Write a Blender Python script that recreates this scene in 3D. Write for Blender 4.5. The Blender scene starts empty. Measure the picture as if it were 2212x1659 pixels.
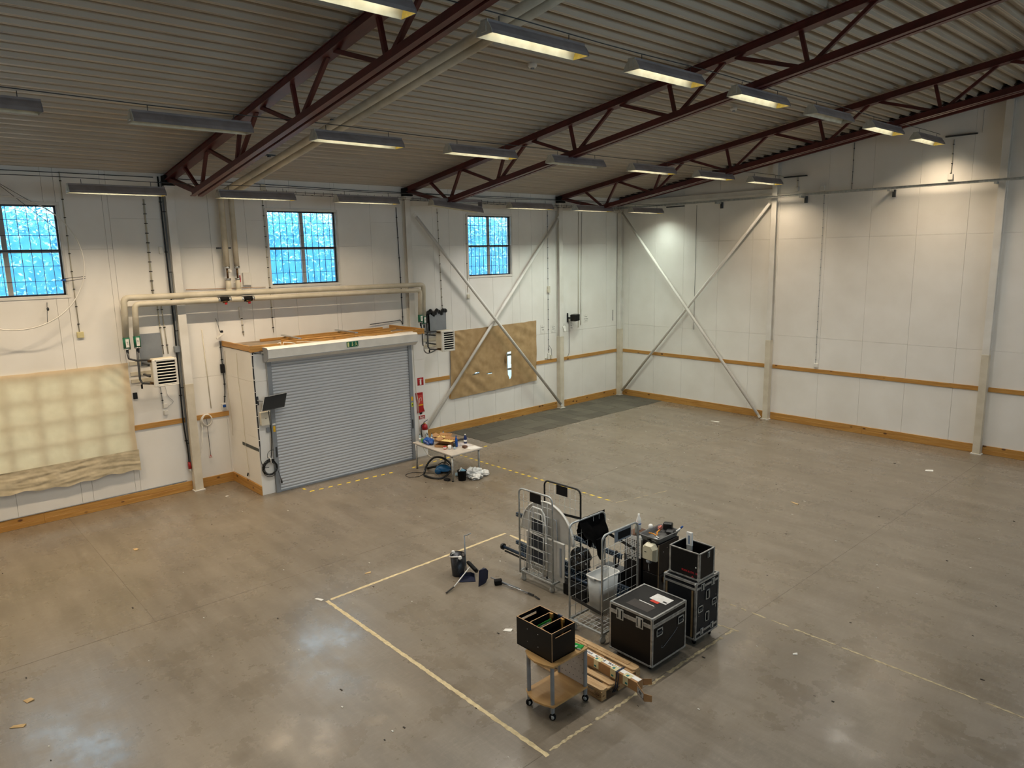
import bpy, math, random
import numpy as np
from mathutils import Vector, Matrix, noise
R = random.Random(7)
D = bpy.data; SC = bpy.context.scene; COL = SC.collection
# ---------------------------------------------------------------- camera
CAM = Vector((19.2787, -23.6191, 6.0))
yaw, pit, rol = 0.8343, 0.18, -0.0201
F_ = Vector((-math.sin(yaw)*math.cos(pit), math.cos(yaw)*math.cos(pit), -math.sin(pit)))
R0 = Vector((math.cos(yaw), math.sin(yaw), 0)); U0 = R0.cross(F_)
RR = math.cos(rol)*R0 + math.sin(rol)*U0; UU = -math.sin(rol)*R0 + math.cos(rol)*U0
cd = D.cameras.new('camera'); cam = D.objects.new('camera', cd); COL.objects.link(cam)
cd.sensor_width = 36; cd.lens = 1557.1*36/2212; cd.clip_end = 300; cd.clip_start = .1
cam.matrix_world = Matrix(((RR.x, UU.x, -F_.x, CAM.x), (RR.y, UU.y, -F_.y, CAM.y), (RR.z, UU.z, -F_.z, CAM.z), (0, 0, 0, 1)))
SC.camera = cam
# ---------------------------------------------------------------- world, exposure
w = D.worlds.new('overcast_sky'); SC.world = w; w.use_nodes = True
w.node_tree.nodes['Background'].inputs[0].default_value = (.66, .85, 1.0, 1)
w.node_tree.nodes['Background'].inputs[1].default_value = 7.6
vs = SC.view_settings; vs.view_transform = 'Standard'; vs.look = 'None'; vs.exposure = 0.08; vs.gamma = 1; vs.use_curve_mapping = False
SC.cycles.max_bounces = 10; SC.cycles.diffuse_bounces = 6; SC.cycles.glossy_bounces = 4; SC.cycles.transparent_max_bounces = 12
SC.cycles.caustics_reflective = False; SC.cycles.caustics_refractive = False
SC.cycles.sample_clamp_indirect = 4.0
LAMP_W = 80.0
# ---------------------------------------------------------------- helpers
ORG = {}
def tag(o, label=None, cat=None, group=None, kind=None):
    for k, v in (('label', label), ('category', cat), ('group', group), ('kind', kind)):
        if v: o[k] = v
    return o
def thing(name, label, cat, loc, group=None):
    o = D.objects.new(name, None); COL.objects.link(o); o.location = loc; o.empty_display_size = .1
    ORG[o] = Vector(loc); return tag(o, label, cat, group)
def setting(name, loc=(0, 0, 0)):
    o = D.objects.new(name, None); COL.objects.link(o); o.location = loc; ORG[o] = Vector(loc); o['kind'] = 'structure'; return o
class MB:
    def __init__(s, M=None): s.v = []; s.f = []; s.m = []; s.M = M; s.mi = 0; s.sm = []
    def add(s, vs, fs, smooth=False):
        n = len(s.v)
        for p in vs:
            p = Vector(p); s.v.append(s.M @ p if s.M is not None else p)
        for f in fs: s.f.append([n+i for i in f]); s.m.append(s.mi); s.sm.append(smooth)
        return s
    def box(s, a, b, c=0.0):
        lo = [min(a[i], b[i]) for i in range(3)]; hi = [max(a[i], b[i]) for i in range(3)]
        c = min(c, min(hi[i]-lo[i] for i in range(3))*.45)
        if c <= 0:
            x0, y0, z0 = lo; x1, y1, z1 = hi
            return s.add([(x0,y0,z0),(x1,y0,z0),(x1,y1,z0),(x0,y1,z0),(x0,y0,z1),(x1,y0,z1),(x1,y1,z1),(x0,y1,z1)],
                  [(0,3,2,1),(4,5,6,7),(0,1,5,4),(1,2,6,5),(2,3,7,6),(3,0,4,7)])
        vs = []; idx = {}
        ctr = [(lo[i]+hi[i])/2 for i in range(3)]; h = [(hi[i]-lo[i])/2 for i in range(3)]
        for sx in (-1, 1):
            for sy in (-1, 1):
                for sz in (-1, 1):
                    for ax in range(3):
                        p = [sx*(h[0]-c), sy*(h[1]-c), sz*(h[2]-c)]; sg = (sx, sy, sz); p[ax] = sg[ax]*h[ax]
                        idx[(sx, sy, sz, ax)] = len(vs); vs.append([ctr[i]+p[i] for i in range(3)])
        fs = []
        def q(l): 
            fs.append(l)
        for ax in range(3):
            o1, o2 = [i for i in range(3) if i != ax]
            for sg in (-1, 1):
                l = []
                for a1, a2 in ((-1,-1),(1,-1),(1,1),(-1,1)):
                    t = [0,0,0]; t[ax] = sg; t[o1] = a1; t[o2] = a2; l.append(idx[(t[0],t[1],t[2],ax)])
                q(l)
            for a1 in (-1, 1):
                for a2 in (-1, 1):
                    t = [0,0,0]; t[o1] = a1; t[o2] = a2
                    ta = list(t); ta[ax] = -1; tb = list(t); tb[ax] = 1
                    q([idx[(*ta, o1)], idx[(*tb, o1)], idx[(*tb, o2)], idx[(*ta, o2)]])
        for sx in (-1, 1):
            for sy in (-1, 1):
                for sz in (-1, 1): q([idx[(sx,sy,sz,0)], idx[(sx,sy,sz,1)], idx[(sx,sy,sz,2)]])
        # orient outward
        C = Vector(ctr); out = []
        for f in fs:
            P = [Vector(vs[i]) for i in f]; n = (P[1]-P[0]).cross(P[2]-P[0])
            out.append(f if n.dot(sum(P, Vector())/len(P)-C) > 0 else f[::-1])
        return s.add(vs, out)
    def tube(s, pts, r, n=8, closed=False, cap=True, smooth=True, r2=None):
        P = [Vector(p) for p in pts]; k = len(P); vs = []; up = None
        for i, p in enumerate(P):
            if closed: t = (P[(i+1) % k]-P[i-1]).normalized()
            else: t = ((P[min(i+1, k-1)]-P[max(i-1, 0)])).normalized()
            if up is None: up = t.orthogonal().normalized()
            else: up = (up - t*up.dot(t)); up = up.normalized() if up.length > 1e-6 else t.orthogonal().normalized()
            sd = t.cross(up); rr = r if r2 is None else r+(r2-r)*i/(k-1)
            for j in range(n):
                a = 2*math.pi*j/n; vs.append(p+rr*(math.cos(a)*up+math.sin(a)*sd))
        fs = []
        for i in range(k if closed else k-1):
            i2 = (i+1) % k
            for j in range(n): fs.append((i*n+j, i*n+(j+1) % n, i2*n+(j+1) % n, i2*n+j))
        s.add(vs, fs, smooth)
        if cap and not closed:
            n0 = len(s.v)-k*n
            s.f.append([n0+j for j in range(n)][::-1]); s.m.append(s.mi); s.sm.append(False)
            s.f.append([n0+(k-1)*n+j for j in range(n)]); s.m.append(s.mi); s.sm.append(False)
        return s
    def cyl(s, a, b, r, n=12, r2=None, smooth=True): return s.tube([a, b], r, n, smooth=smooth, r2=r2)
    def lathe(s, c, prof, n=16, smooth=True, axis=2):
        vs = []; c = Vector(c)
        for r, z in prof:
            for j in range(n):
                a = 2*math.pi*j/n
                p = (r*math.cos(a), r*math.sin(a), z) if axis == 2 else ((z, r*math.cos(a), r*math.sin(a)) if axis == 0 else (r*math.sin(a), z, r*math.cos(a)))
                vs.append(c+Vector(p))
        fs = []
        for i in range(len(prof)-1):
            for j in range(n): fs.append((i*n+j, i*n+(j+1) % n, (i+1)*n+(j+1) % n, (i+1)*n+j))
        k = len(prof)
        fs.append([j for j in range(n)][::-1]); fs.append([(k-1)*n+j for j in range(n)])
        return s.add(vs, fs, smooth)
    def prism(s, poly, a, b):      # poly: list of 3-vectors (planar); extruded by vector b-a
        P = [Vector(p) for p in poly]; d = Vector(b)-Vector(a); k = len(P)
        return s.add(P+[p+d for p in P], [list(range(k))[::-1], list(range(k, 2*k))]+[(i, (i+1) % k, k+(i+1) % k, k+i) for i in range(k)])
    def beam(s, a, b, w, h, up=(0, 0, 1), c=0.0):   # box along a->b, w across, h along up
        a = Vector(a); b = Vector(b); d = b-a; L = d.length; x = d.normalized(); u = Vector(up); y = u.cross(x).normalized(); z = x.cross(y)
        M = Matrix(((x.x, y.x, z.x, a.x), (x.y, y.y, z.y, a.y), (x.z, y.z, z.z, a.z), (0, 0, 0, 1)))
        t = MB(M); t.box((0, -w/2, -h/2), (L, w/2, h/2), c); return s.add(t.v, t.f)
    def mesh(s, name, mats, org=Vector()):
        me = D.meshes.new(name); me.from_pydata([tuple(p-org) for p in s.v], [], s.f)
        for m in (mats if isinstance(mats, (list, tuple)) else [mats]): me.materials.append(m)
        if any(s.m): me.polygons.foreach_set('material_index', s.m)
        me.polygons.foreach_set('use_smooth', s.sm); me.update(); return me
    def build(s, name, mats, parent=None, label=None, kind=None):
        if parent is None: raise ValueError(name)
        me = s.mesh(name, mats, ORG[parent]); o = D.objects.new(name, me); COL.objects.link(o); o.parent = parent
        ORG[o] = ORG[parent]
        return tag(o, label, None, None, kind)
    def top(s, name, mats, label, cat, group=None, kind=None):
        xs = [p.x for p in s.v]; ys = [p.y for p in s.v]; zs = [p.z for p in s.v]
        org = Vector(((min(xs)+max(xs))/2, (min(ys)+max(ys))/2, min(zs)))
        me = s.mesh(name, mats, org); o = D.objects.new(name, me); COL.objects.link(o); o.location = org; ORG[o] = org
        return tag(o, label, cat, group, kind)
    def struct(s, name, mats): return s.top(name, mats, None, None, None, 'structure')
def smooth_path(pts, n=5):
    P = [Vector(p) for p in pts]; out = []
    for i in range(len(P)-1):
        p0, p1, p2, p3 = P[max(i-1, 0)], P[i], P[i+1], P[min(i+2, len(P)-1)]
        for k in range(n):
            t = k/n; out.append(.5*((2*p1)+(p2-p0)*t+(2*p0-5*p1+4*p2-p3)*t*t+(3*p1-p0-3*p2+p3)*t**3))
    return out+[P[-1]]
def copy_tree(o, parent=None):
    c = o.copy(); COL.objects.link(c)
    if parent: c.parent = parent
    for ch in o.children: copy_tree(ch, c)
    return c
def frame(loc, rz=0, rx=0, ry=0):
    return Matrix.Translation(Vector(loc)) @ Matrix.Rotation(rz, 4, 'Z') @ Matrix.Rotation(ry, 4, 'Y') @ Matrix.Rotation(rx, 4, 'X')
def text(txt, size, M, mat, parent, name='lettering', ext=.0008, bold=False, align='CENTER', thing_label=None):
    cu = D.curves.new(name, 'FONT'); cu.body = txt; cu.size = size; cu.extrude = ext; cu.align_x = align; cu.align_y = 'CENTER'; cu.resolution_u = 2
    if bold: cu.offset = size*.02
    o = D.objects.new(name+'_tmp', cu); me = D.meshes.new_from_object(o); D.objects.remove(o)
    me.transform(Matrix.Translation(-ORG[parent]) @ M); me.materials.clear(); me.materials.append(mat); me.name = name
    ob = D.objects.new(name, me); COL.objects.link(ob); ob.parent = parent; ORG[ob] = ORG[parent]; return ob
# frame with X = text direction, Y = text up, Z = facing
def face(p, x, y):
    x = Vector(x).normalized(); y = Vector(y).normalized(); z = x.cross(y); p = Vector(p)
    return Matrix(((x.x, y.x, z.x, p.x), (x.y, y.y, z.y, p.y), (x.z, y.z, z.z, p.z), (0, 0, 0, 1)))
def srgb(h):
    if isinstance(h, str):
        h = h.lstrip('#'); h = [int(h[i:i+2], 16)/255 for i in (0, 2, 4)]
    return tuple((c/12.92 if c <= .04045 else ((c+.055)/1.055)**2.4) for c in h)+(1,)
def mat(name, c1, c2=None, rough=.5, metal=0.0, scale=6.0, stretch=(1, 1, 1), bump=0.0, spec=.5, det=4, contrast=(.35, .65), rvar=0.0):
    m = D.materials.new(name); m.use_nodes = True; nt = m.node_tree; N = nt.nodes; L = nt.links
    b = N['Principled BSDF']; b.inputs['Roughness'].default_value = rough; b.inputs['Metallic'].default_value = metal
    b.inputs['Specular IOR Level'].default_value = spec
    c1 = srgb(c1); c2 = srgb(c2) if c2 else tuple(x*.82 for x in c1[:3])+(1,)
    tc = N.new('ShaderNodeTexCoord'); mp = N.new('ShaderNodeMapping'); mp.inputs['Scale'].default_value = stretch
    nz = N.new('ShaderNodeTexNoise'); nz.inputs['Scale'].default_value = scale; nz.inputs['Detail'].default_value = det
    cr = N.new('ShaderNodeMapRange'); cr.inputs[1].default_value = contrast[0]; cr.inputs[2].default_value = contrast[1]
    mx = N.new('ShaderNodeMix'); mx.data_type = 'RGBA'; mx.inputs[6].default_value = c1; mx.inputs[7].default_value = c2
    L.new(tc.outputs['Object'], mp.inputs[0]); L.new(mp.outputs[0], nz.inputs['Vector']); L.new(nz.outputs['Fac'], cr.inputs[0])
    L.new(cr.outputs[0], mx.inputs[0]); L.new(mx.outputs[2], b.inputs['Base Color'])
    if bump:
        bp = N.new('ShaderNodeBump'); bp.inputs['Strength'].default_value = bump; bp.inputs['Distance'].default_value = .01
        L.new(nz.outputs['Fac'], bp.inputs['Height']); L.new(bp.outputs[0], b.inputs['Normal'])
    if rvar:
        mr = N.new('ShaderNodeMapRange'); mr.inputs[3].default_value = rough-rvar; mr.inputs[4].default_value = rough+rvar
        L.new(nz.outputs['Fac'], mr.inputs[0]); L.new(mr.outputs[0], b.inputs['Roughness'])
    return m
def emis(name, c, s):
    m = D.materials.new(name); m.use_nodes = True; b = m.node_tree.nodes['Principled BSDF']
    b.inputs['Base Color'].default_value = (.8, .8, .8, 1); b.inputs['Emission Color'].default_value = (*c, 1); b.inputs['Emission Strength'].default_value = s
    return m
# ---------------------------------------------------------------- materials
def wood(name, c1, c2, knot, stretch, scale=1.0, rough=.5):
    m = mat(name, c1, c2, rough, scale=3*scale, stretch=stretch, det=6, bump=.1)
    nt = m.node_tree; N = nt.nodes; L = nt.links; b = N['Principled BSDF']
    src = b.inputs['Base Color'].links[0].from_socket
    tc = [n for n in N if n.type == 'TEX_COORD'][0]
    mp = N.new('ShaderNodeMapping'); mp.inputs['Scale'].default_value = tuple(1+(.55-1)*(s < .9) for s in stretch)
    vo = N.new('ShaderNodeTexVoronoi'); vo.inputs['Scale'].default_value = 4.6*scale; vo.inputs['Randomness'].default_value = 1
    mr = N.new('ShaderNodeMapRange'); mr.inputs[1].default_value = .11; mr.inputs[2].default_value = .18; mr.inputs[3].default_value = .85; mr.inputs[4].default_value = 0
    mx = N.new('ShaderNodeMix'); mx.data_type = 'RGBA'; mx.inputs[7].default_value = srgb(knot)
    L.new(tc.outputs['Object'], mp.inputs[0]); L.new(mp.outputs[0], vo.inputs['Vector']); L.new(vo.outputs['Distance'], mr.inputs[0])
    L.new(mr.outputs[0], mx.inputs[0]); L.new(src, mx.inputs[6]); L.new(mx.outputs[2], b.inputs['Base Color'])
    return m
PY = wood('pine_along_y', '#C2934E', '#AC7A38', '#4a2410', (6, .5, 12))
PX = wood('pine_along_x', '#C2934E', '#AC7A38', '#4a2410', (.5, 6, 12))
PAL = wood('pallet_pine', '#CBAA7E', '#AC885C', '#5a3a1c', (.6, 8, 8), 2)
PALY = wood('pallet_pine_crosswise', '#C4A276', '#A48052', '#5a3a1c', (8, .6, 8), 2)
WALL = mat('painted_wall_board', '#F0EEE9', '#E6E3DC', .62, scale=.9, det=8, bump=.02, contrast=(.3, .7))
WHITE = mat('white_paint', '#E6E3DB', '#D9D6CE', .45, scale=3)
CREAM = mat('cream_paint', '#D9D2BF', '#CBC4B0', .5, scale=3)
COLW = mat('column_white_paint', '#E6E4DE', '#D9D6CE', .4, scale=2, det=8)
CASING = mat('column_casing_paint', '#D8D0BE', '#C8BFAB', .5, scale=3)
ROOF = mat('beige_coated_steel', '#C2B7A5', '#B9AE9C', .45, scale=1.2, stretch=(1, .2, 1), spec=.4)
RED = mat('oxide_red_steel', '#581D19', '#471613', .45, scale=4, det=6)
REDD = mat('dark_oxide_red_steel', '#2A0E0D', '#200A0A', .5, scale=4)
BLACK = mat('black_plastic', '#0E0E0E', '#090909', .4, scale=20)
BLACKM = mat('matt_black', '#100F0F', '#0B0A0A', .8, spec=.25, scale=20)
STEEL = mat('galvanised_steel', '#BEC0BD', '#A2A5A3', .36, metal=.55, scale=14, det=6, rvar=.1)
CHROME = mat('bright_steel', '#C4C6C6', '#A8ABAC', .25, metal=.9, scale=10)
GREYP = mat('grey_paint', '#8D9297', '#81868B', .4, scale=3)
ALU = mat('aluminium_profile', '#B8B7B3', '#93928D', .38, metal=.5, scale=16, det=6, rvar=.1)
DARKG = mat('dark_grey_steel', '#4A4D50', '#3A3D40', .45, metal=.4, scale=8)
PIPE = mat('beige_pipe_insulation', '#CFC8B6', '#BDB6A2', .6, scale=3, det=6)
BRASS = mat('dull_brass', '#6B5230', '#4A3520', .4, metal=.7, scale=20)
REDP = mat('red_plastic', '#B01E22', '#9A181C', .35, scale=8)
YEL = mat('yellow_sticker', '#E8B81E', '#D9A816', .5, scale=8)
GREEN = mat('green_sticker', '#0E6B4E', '#0B5C42', .4, scale=8)
PAPER = mat('white_paper', '#ECEAE4', '#DEDBD4', .7, scale=8)
INK = mat('black_ink', '#1a1a1a', '#111111', .6, scale=8)
BLUE = mat('blue_plastic', '#1656A8', '#0E3F86', .25, scale=8)
SHUT = mat('grey_shutter_steel', '#C6C8CB', '#BABDC1', .42, scale=2, stretch=(1, .3, 4), metal=.1)
CARD = mat('brown_cardboard', '#AE8458', '#9C744A', .75, scale=5)
SLOT = mat('dark_blue_slotted_steel', '#24364A', '#1A2836', .4, scale=10, metal=.3)
WGREY = mat('light_grey_plastic', '#B9BAB6', '#ABACA9', .4, scale=5)
WRINK = mat('crumpled_white_plastic', '#DADAD6', '#B8B8B4', .35, scale=12, bump=.5)
GLASS = D.materials.new('window_glass'); GLASS.use_nodes = True
_n = GLASS.node_tree; _n.nodes.remove(_n.nodes['Principled BSDF'])
_t = _n.nodes.new('ShaderNodeBsdfTransparent'); _t.inputs[0].default_value = (.93, .96, .97, 1)
_g = _n.nodes.new('ShaderNodeBsdfGlossy'); _g.inputs['Roughness'].default_value = .03
_x = _n.nodes.new('ShaderNodeMixShader'); _f = _n.nodes.new('ShaderNodeFresnel'); _f.inputs[0].default_value = 1.45
_n.links.new(_f.outputs[0], _x.inputs[0]); _n.links.new(_t.outputs[0], _x.inputs[1]); _n.links.new(_g.outputs[0], _x.inputs[2])
_n.links.new(_x.outputs[0], _n.nodes['Material Output'].inputs[0])
def concrete():
    m = D.materials.new('polished_concrete'); m.use_nodes = True; nt = m.node_tree; N = nt.nodes; L = nt.links; b = N['Principled BSDF']
    tc = N.new('ShaderNodeTexCoord')
    def nz(scale, det, st=(1, 1, 1), rough=.55, rot=0):
        mp = N.new('ShaderNodeMapping'); mp.inputs['Scale'].default_value = st; mp.inputs['Rotation'].default_value = (0, 0, rot)
        n = N.new('ShaderNodeTexNoise'); n.inputs['Scale'].default_value = scale; n.inputs['Detail'].default_value = det; n.inputs['Roughness'].default_value = rough
        L.new(tc.outputs['Object'], mp.inputs[0]); L.new(mp.outputs[0], n.inputs['Vector']); return n.outputs['Fac']
    def rng(s, a, b_, c=0, d=1):
        r = N.new('ShaderNodeMapRange'); r.inputs[1].default_value = a; r.inputs[2].default_value = b_; r.inputs[3].default_value = c; r.inputs[4].default_value = d; L.new(s, r.inputs[0]); return r.outputs[0]
    def mix(f, a, b_, mode='MIX'):
        x = N.new('ShaderNodeMix'); x.data_type = 'RGBA'; x.blend_type = mode
        if isinstance(f, float): x.inputs[0].default_value = f
        else: L.new(f, x.inputs[0])
        for i, v in ((6, a), (7, b_)):
            if isinstance(v, tuple): x.inputs[i].default_value = v
            else: L.new(v, x.inputs[i])
        return x.outputs[2]
    big = nz(.16, 4); med = nz(.55, 7, (1, 1, 1), .6); fine = nz(9, 6, (1, 2.2, 1), .7); streak = nz(1.2, 8, (.35, 2.4, 1), .68, .5)
    fine2 = nz(24, 6, (1, .3, 1), .75, .7); arc = nz(2.2, 10, (.3, 2.6, 1), .72, -.35); mott = nz(1.4, 10, (1, 1, 1), .70)
    col = mix(rng(big, .32, .68), srgb('#877C6C'), srgb('#796D5E'))
    col = mix(rng(med, .30, .85), col, srgb('#6C6151'))
    col = mix(rng(streak, .45, .85, 0, .7), col, srgb('#958A7A'))
    col = mix(rng(streak, .52, .15, 0, .6), col, srgb('#5D5346'))
    col = mix(rng(arc, .50, .80, 0, .5), col, srgb('#988D7D'))
    col = mix(rng(mott, .56, .20, 0, .55), col, srgb('#645B4C'))
    col = mix(rng(fine, .28, .80, 0, .45), col, srgb('#74695A'))
    col = mix(rng(fine2, .52, .80, 0, .4), col, srgb('#9E9383'))
    col = mix(rng(fine2, .44, .22, 0, .4), col, srgb('#544B3F'))
    L.new(col, b.inputs['Base Color'])
    patch = nz(1.0, 9, (1, 1, 1), .68)
    L.new(rng(patch, .25, .72, .10, .50), b.inputs['Roughness']); b.inputs['Specular IOR Level'].default_value = .8
    bp = N.new('ShaderNodeBump'); bp.inputs['Strength'].default_value = .12; bp.inputs['Distance'].default_value = .004
    L.new(nz(5, 8, (1, 1, 1), .65), bp.inputs['Height']); L.new(bp.outputs[0], b.inputs['Normal'])
    return m
CONC = concrete()
def clothmat(name, c1, c2, trans, tcol):
    m = mat(name, c1, c2, .85, scale=4, bump=.15, det=5); nt = m.node_tree; N = nt.nodes; L = nt.links
    b = N['Principled BSDF']; t = N.new('ShaderNodeBsdfTranslucent'); t.inputs[0].default_value = srgb(tcol); x = N.new('ShaderNodeMixShader'); x.inputs[0].default_value = trans
    L.new(b.outputs[0], x.inputs[1]); L.new(t.outputs[0], x.inputs[2]); L.new(x.outputs[0], N['Material Output'].inputs[0]); return m
FABRIC = clothmat('cream_translucent_fabric', '#E8DCC0', '#DED0B2', .24, '#FFD8A0')
BROWNF = clothmat('brown_fabric', '#B99C72', '#A98C62', .02, '#A07040')
CARPETS = [mat('grey_carpet_%d' % i, c, d, .95, scale=90, bump=.4) for i, (c, d) in enumerate((('#625E52', '#4E4A40'), ('#6A6659', '#555146'), ('#5B574C', '#48443B')))]

# ================================================================ ROOM
X1, Y0 = 26.0, -31.0
SL = .1506
def zr(x): return 8.06+SL*x           # underside of the roof sheets
fl = MB().box((-.3, Y0-.2, -.2), (X1, .3, 0)).struct('floor', CONC)
# saw-cut joints in the slab
JNT = mat('joint_filler', '#756B5D', '#675E51', .8)
for a, b in (((.1, -1.2), (X1, -1.2)), ((6.84, -31), (6.84, -.1)), ((13.69, -31), (13.69, -.1)), ((0, -20.5), (6.8, -20.56))):
    MB().beam((*a, .0005), (*b, .0005), .008, .002).build('joint', JNT, fl)
WINS = [(-22.05, -19.92, 5.234, 7.271), (-14.99, -12.92, 5.234, 7.271), (-8.006, -6.04, 5.234, 7.271),
        (-22.7, -18.98, 1.30, 3.44), (-8.8, -5.05, 1.30, 3.40), (-29.2, -27.1, 5.234, 7.271)]
wl = setting('wall_left')
# masonry behind the boards, split round the openings
def cells(ys, zs, holes):
    out = []
    for i in range(len(ys)-1):
        for j in range(len(zs)-1):
            cy, cz = (ys[i]+ys[i+1])/2, (zs[j]+zs[j+1])/2
            if any(h[0] < cy < h[1] and h[2] < cz < h[3] for h in holes): continue
            out.append((ys[i], ys[i+1], zs[j], zs[j+1]))
    return out
ys = sorted({Y0-.2, .3}|{h[0] for h in WINS}|{h[1] for h in WINS}); zs = sorted({-.2, 1.30, 3.44, 5.234, 7.271, 8.3}|{3.40})
core = MB()
for y0, y1, z0, z1 in cells(ys, zs, WINS): core.box((-.22, y0, z0), (-.03, y1, z1))
core.build('wall_core', WALL, wl)
vs_ = sorted([.0, -.86, -2.31, -3.69, -4.45, -5.67, -6.95, -8.19, -9.45, -10.52, -11.77, -13.05, -14.3, -15.6, -16.55, -17.51, -18.86]+[-18.86-1.3*k for k in range(1, 9)]+[Y0])
allz = [0, 1.30, 2.95, 6.28, 6.99, 8.2]
for i in range(len(vs_)-1):
    a, b = vs_[i], vs_[i+1]
    if b-a < .05: continue
    hs = [h for h in WINS if h[1] > a+.01 and h[0] < b-.01]
    zz = [0, 2.95, 6.28, 8.2] if i % 3 else [0, 2.95, 6.99, 8.2]
    ysc = [a, b]+[h[0] for h in hs if a < h[0] < b]+[h[1] for h in hs if a < h[1] < b]
    ysc = sorted(set(ysc))
    for u in range(len(ysc)-1):
        c = (ysc[u]+ysc[u+1])/2
        hh = [h for h in hs if h[0] < c < h[1]]
        z2 = sorted(set(zz+[v for h in hh for v in h[2:]]))
        for k in range(len(z2)-1):
            m_ = (z2[k]+z2[k+1])/2
            if any(h[2] < m_ < h[3] for h in hh): continue
            g = .0025
            MB().box((-.031, ysc[u]+g, z2[k]+g), (R.uniform(-.001, .001), ysc[u+1]-g, z2[k+1]-g), .003).build('wall_panel', WALL, wl)
wf = setting('wall_far')
MB().box((-.3, .03, -.2), (X1, .25, 12.3)).build('wall_core', WALL, wf)
vx = [0, .48, 1.78, 3.1, 4.6, 5.95, 6.9, 8.53, 9.9, 11.24, 12.56, 13.36, 14.7, 16, 17.3, 18.6, 19.9, 21.2, 22.5, 23.8, 25, X1]
for i in range(len(vx)-1):
    for z0, z1 in ((0, 3.0), (3.0, 6.28), (6.28, None)):
        g = .0025; zt0 = zr(vx[i])+.05; zt1 = zr(vx[i+1])+.05
        if z1: MB().box((vx[i]+g, -.001*R.random(), z0+g), (vx[i+1]-g, .031, z1-g), .003).build('wall_panel', WALL, wf)
        else: MB().prism([(vx[i]+g, 0, z0+g), (vx[i+1]-g, 0, z0+g), (vx[i+1]-g, 0, zt1), (vx[i]+g, 0, zt0)], (0, 0, 0), (0, .031, 0)).build('wall_panel', WALL, wf)
wr = setting('wall_right')
b = MB(); RW = [(-28, -25), (-21, -18), (-14, -11), (-7, -4)]
yy = [Y0-.2]+[v for p in RW for v in p]+[.3]
for i in range(0, len(yy), 2): b.box((X1, yy[i], -.2), (X1+.2, yy[i+1], 12.3))
for p in RW: b.box((X1, p[0], -.2), (X1+.2, p[1], 4.6)); b.box((X1, p[0], 7.4), (X1+.2, p[1], 12.3))
b.build('wall_core', WALL, wr)
for p in RW:
    b = MB(); b.box((X1+.05, p[0], 4.6), (X1+.12, p[1], 4.68)); b.box((X1+.05, p[0], 7.32), (X1+.12, p[1], 7.4))
    for q_ in (p[0], p[0]+1.46, p[1]-.08): b.box((X1+.05, q_, 4.6), (X1+.12, q_+.08, 7.4))
    b.build('window_frame', WHITE, wr)
    MB().box((X1+.08, p[0], 4.6), (X1+.085, p[1], 7.4)).build('pane', GLASS, wr)
    pl = D.lights.new('window_portal', 'AREA'); pl.shape = 'RECTANGLE'; pl.size = 3; pl.size_y = 2.8; pl.cycles.is_portal = True
    po = D.objects.new('window_portal', pl); COL.objects.link(po); po.location = (X1+.2, (p[0]+p[1])/2, 6.0); po.rotation_euler = (math.pi/2, 0, math.pi/2)
MB().box((-.3, Y0-.2, -.2), (X1+.2, Y0, 12.3)).struct('wall_near', WALL)
# roof: trapezoidal steel sheets, three ribs to a sheet, running along y
ce = setting('ceiling')
cs = 1/math.sqrt(1+SL*SL)
def sheet_mesh():
    p = .2825; prof = []
    for k in range(3):
        o = k*p
        prof += [(o-.030, 0), (o-.009, 0), (o, .010), (o+.009, 0), (o+.030, 0), (o+.040, .060), (o+.048, .064), (o+.060, .15), (o+.130, .15), (o+.138, .142), (o+.146, .15), (o+.222, .15), (o+.234, .064), (o+.242, .060)]
    prof += [(3*p-.030, 0), (3*p-.006, -.003)]
    vs = []; n = len(prof)
    for y in (Y0-.1, .02):
        for x, z in prof: vs.append((x, y, x*SL+z))
    b = MB(); b.add(vs, [(i, i+1, n+i+1, n+i) for i in range(n-1)]); return b.mesh('roof_sheet', ROOF)
sm_ = sheet_mesh()
scr = MB()
for yy in np.arange(-30.6, 0, .62): scr.box((-.006, yy-.008, -.012+.04), (.006, yy+.008, .004+.08))
scr_m = scr.mesh('screw_row', REDD)
nsh = 0; x = 7.73-.8475*10
while x < X1:
    o = D.objects.new('roof_sheet', sm_); COL.objects.link(o); o.parent = ce; o.location = (x, 0, zr(x))
    s_ = D.objects.new('screw_row', scr_m); COL.objects.link(s_); s_.parent = o; s_.location = (.02, 0, 0); s_['kind'] = 'stuff'
    x += .8475; nsh += 1
MB().prism([(-.5, 0, zr(-.5)+.16), (X1+.2, 0, zr(X1+.2)+.16), (X1+.2, 0, zr(X1+.2)+.34), (-.5, 0, zr(-.5)+.34)], (0, Y0-.2, 0), (0, .4, 0)).build('roof_deck', DARKG, ce)
# baseboards (two planks high) and dado rails
def board_y(nm, segs, z0, z1, planks, t=.03):
    e = setting(nm); 
    for a, b in segs:
        n = max(1, round((b-a)/3.9))
        for k in range(n):
            y0 = a+(b-a)*k/n; y1 = a+(b-a)*(k+1)/n
            for j in range(planks):
                c0 = z0+(z1-z0)*j/planks; c1 = z0+(z1-z0)*(j+1)/planks
                MB().box((0, y0+.001, c0+.001), (t+.003*(j == 0), y1-.001, c1-.001), .004).build('plank', PY, e)
    return e
def board_x(nm, segs, z0, z1, planks, t=.03):
    e = setting(nm)
    for a, b in segs:
        n = max(1, round((b-a)/3.9))
        for k in range(n):
            x0 = a+(b-a)*k/n; x1 = a+(b-a)*(k+1)/n
            for j in range(planks):
                c0 = z0+(z1-z0)*j/planks; c1 = z0+(z1-z0)*(j+1)/planks
                MB().box((x0+.001, -t-.003*(j == 0), c0+.001), (x1-.001, 0, c1-.001), .004).build('plank', PX, e)
    return e
CY = [-24.45, -17.51, -10.52, -3.69]
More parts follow.
